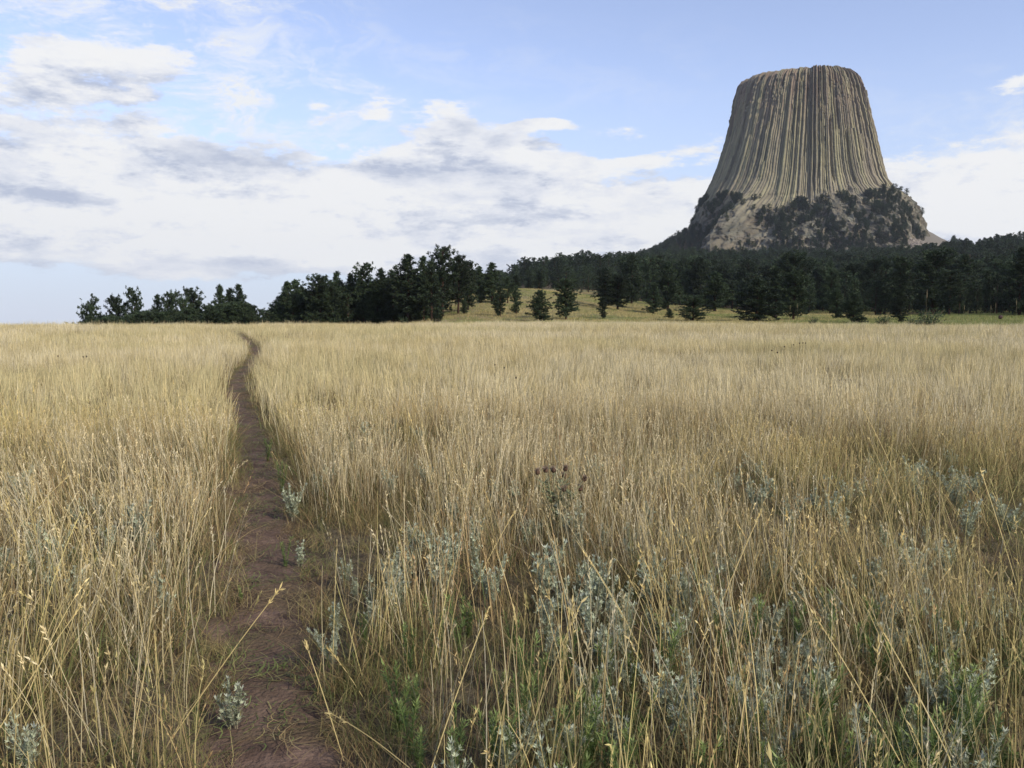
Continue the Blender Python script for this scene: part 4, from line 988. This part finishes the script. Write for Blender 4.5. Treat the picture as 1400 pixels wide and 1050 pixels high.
    bm = (1 - colm)[..., None]; pn2 = (fbm(X0 / 14, Y0 / 14, Zg / 20, 4, 46) + .8 * vnoise(Tg * 55, Zg / 22, 0, 48))[..., None]
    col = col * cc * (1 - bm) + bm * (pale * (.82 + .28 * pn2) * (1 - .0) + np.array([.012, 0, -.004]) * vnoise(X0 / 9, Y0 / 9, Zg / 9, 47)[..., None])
    idx = np.arange(len(z) * NA).reshape(len(z), NA); nxx = np.roll(idx, -1, 1)
    F4 = np.stack([idx[:-1], nxx[:-1], nxx[1:], idx[1:]], -1).reshape(-1, 4)
    M_ROCK = noise_mat('tower_rock', [(.25, (.72, .72, .74)), (.5, (.98, .97, .94)), (.75, (1.2, 1.17, 1.05))], .09, detail=10, bump=.6, bump_scale=.25, bump_dist=1.2, tint=True, stretch=(1, 1, .22))
    root = thing('rock_tower', 'huge flat-topped grey rock tower with fluted columns above the pine forest', 'rock tower', (float(TOW[0]), float(TOW[1]), 70))
    nb = 90 + 12
    V = np.stack([X - TOW[0], Y - TOW[1], Zd - 70], -1)
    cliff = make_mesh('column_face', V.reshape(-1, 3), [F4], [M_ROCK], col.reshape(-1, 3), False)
    link('column_face', cliff, root)
    # summit cap: gently domed, slightly lumpy
    nrg = 26; f = np.linspace(1, 0, nrg); capV = []
    ring = V[-1]
    for q in f:
        rr = ring * [q, q, 1]; rr[:, 2] = ring[:, 2] * q ** 6 + (ZT - 70) * (1 - q ** 6) + 2.0 * (1 - q ** 2) + .6 * vnoise(rr[:, 0] / 5, rr[:, 1] / 5, 0, 49) * (q < .999); capV.append(rr)
    capV = np.concatenate(capV); idx = np.arange(nrg * NA).reshape(nrg, NA); nxx = np.roll(idx, -1, 1)
    F4c = np.stack([idx[:-1], nxx[:-1], nxx[1:], idx[1:]], -1).reshape(-1, 4)
    link('summit', make_mesh('summit', capV, [F4c], [M_ROCK], np.broadcast_to(np.array([.22, .21, .14]), (len(capV), 3)), True), root)
    return X, Y, Zg, th, z, colm, disp
TX, TY, TZ, TTH, TZZ, TCM, TDP = tower()

# talus fan of broken rock at the right foot
tal_c = at(1228, 330, 1180)
def talus():
    n1, n2 = 90, 120; u = np.linspace(0, 1, n1); v = np.linspace(-1, 1, n2); U, V_ = np.meshgrid(u, v, indexing='ij')
    top = at(1224, 314, 1150); px0 = at(1165, 345, 1150); px1 = at(1308, 344, 1190)
    left = px0[None] ; X = top[0] + (V_ * np.interp(U, [0, 1], [14, 84])) + U * 8; Yy = 1155 - 78 * U + 50 * np.abs(V_) * U * .2
    Z = top[2] - 36 * U ** .9 - 10 * V_ ** 2 * U - 6 * np.abs(V_) + 2.2 * fbm(X / 7, Yy / 7, 0, 4, 52) + 1.3 * vnoise(X / 1.8, Yy / 1.8, 0, 53)
    Z = np.where((np.abs(V_) > .98) | (U > .985), Z - 25, Z); Z = np.where(U < .015, Z - 6, Z)
    idx = np.arange(n1 * n2).reshape(n1, n2); F4 = np.stack([idx[:-1, :-1], idx[1:, :-1], idx[1:, 1:], idx[:-1, 1:]], -1).reshape(-1, 4)
    o = link('talus_slope', make_mesh('talus_slope', np.stack([X, Yy, Z], -1).reshape(-1, 3), [F4], [M_SCREE], np.broadcast_to(np.array([1.05, 1, .92]), (n1 * n2, 3)), False))
    return tag(o, kind='structure')
talus()

# pines that cling to the tower's base: part of the far wood
bx, by, bz, bh = [], [], [], []
rs = np.random.default_rng(12)
cand = 0
zb_of = lambda t_: float(np.interp(t_, [-3.14, -2.5, -2.1, -1.75, -1.5, -1.1, -.6, -.2, .6, 3.14], [168, 168, 158, 150, 153, 157, 166, 176, 165, 150]))
while len(bx) < 1500 and cand < 120000:
    cand += 1
    i = int(rs.integers(0, len(TZZ))); zz = TZZ[i]
    if zz > 196 or zz < 84: continue
    j = int(rs.integers(0, len(TTH))); tht = TTH[j]
    if tht > 0.15 and tht < 2.9: continue
    if vnoise(tht * 9, zz / 16, 0, 90) + .45 * vnoise(tht * 26, zz / 6, 0, 92) < (-.24 if zz < 150 else -.08): continue
    if abs(tht + 2.12) < .13 and rs.uniform() < .75: continue
    if tht > -.55 and rs.uniform() < .9: continue
    if zz > zb_of(tht) + 12: continue
    bx.append(TX[i, j]); by.append(TY[i, j]); bz.append(zz - .8); bh.append(rs.uniform(4.5, 10.5))
bx, by, bz, bh = map(np.array, (bx, by, bz, bh))
# trees on the apron flanks
n = 3200; aa = rng.uniform(-1.25 * np.pi, .35, n); rr = rng.uniform(150, 330, n); ax_ = TOW[0] + rr * np.cos(aa); ay_ = TOW[1] + rr * np.sin(aa)
hh = rng.uniform(7, 12, n); px_ = 700 + F * ax_ / ay_
k = (ay_ < 1400) & ~((px_ > 1170) & (px_ < 1296) & (rr < 250) & (rr > 0))
ax_, ay_, hh = ax_[k], ay_[k], hh[k]
FX = np.concatenate([x[rest], bx, ax_]); FY = np.concatenate([y[rest], by, ay_]); FZ = np.concatenate([zt[rest], bz, terrain(ax_, ay_)]); FH = np.concatenate([h[rest], bh, hh]) / 10
wv = rng.uniform(.85, 1.35, len(FX)) * FH; wv[len(rest):len(rest) + len(bx)] *= 1.2
scatter('far_pine_wood', LOWP, np.stack([FX, FY, FZ], 1), np.stack([FX * 0, FX * 0, rng.uniform(0, 6.28, len(FX))], 1), np.stack([wv, wv, FH], 1), rng.integers(0, 6, len(FX)), 'distant dark pine wood covering the hillside below and around the rock tower', 'forest')

# pale dead snags in the forest
def snag():
    g1 = Geo(); g2 = Geo(); t = np.linspace(0, 1, 7)[:, None]; P = np.concatenate([.12 * np.sin(t * 3), .0 * t, 9 * t - .5], 1); g1.tube(P, np.linspace(.16, .03, 7), 6, (2.6, 2.6, 2.7))
    for k in range(12):
        z0 = 2.5 + k * .5; a = k * 2.4; q = np.array([0, 0, z0]); g2.tube(np.array([q, q + [.5 * math.cos(a), .5 * math.sin(a), .15], q + [.9 * math.cos(a), .9 * math.sin(a), .5]]), [.04, .025, .01], 4, (2.4, 2.4, 2.5))
    return g1.mesh('snag_trunk', [M_BARK]), g2.mesh('snag_limbs', [M_BARK])
sn = snag()
for (px, py, Y, lb) in [(1326, 347, 420, 'bare pale dead trunk standing among the dark pines at the upper right of the forest'), (1178, 349, 560, 'thin grey dead trunk in the forest straight below the middle of the rock tower\'s base')]:
    p = at(px, py, Y); z = float(terrain(p[0], Y)); t = thing('dead_tree', lb, 'dead tree', (p[0], Y, z), 0, None, max(.5, (p[2] - z) / 8.5))
    link('trunk', sn[0], t); link('limbs', sn[1], t)

# ------------------------------------------------------------------ thin air between the viewer and the far hillside
def haze():
    x0, x1, y0, y1, z0, z1 = -5100, 5100, -5100, 5100, -120, 420
    V = [(x, y, z) for x in (x0, x1) for y in (y0, y1) for z in (z0, z1)]
    Fq = np.array([[0, 1, 3, 2], [4, 6, 7, 5], [0, 4, 5, 1], [2, 3, 7, 6], [0, 2, 6, 4], [1, 5, 7, 3]])
    m, nt, N, L = mat_base('haze_air'); v = N.new('ShaderNodeVolumePrincipled'); v.inputs['Color'].default_value = (.86, .92, 1, 1)
    v.inputs['Density'].default_value = HAZE; v.inputs['Anisotropy'].default_value = .2
    o = N.new('ShaderNodeOutputMaterial'); L.new(v.outputs[0], o.inputs['Volume'])
    tag(link('haze', make_mesh('haze', V, [Fq], [m])), 'thin pale haze in the air over the valley', 'haze', kind='stuff')
HAZE = .00005
haze()
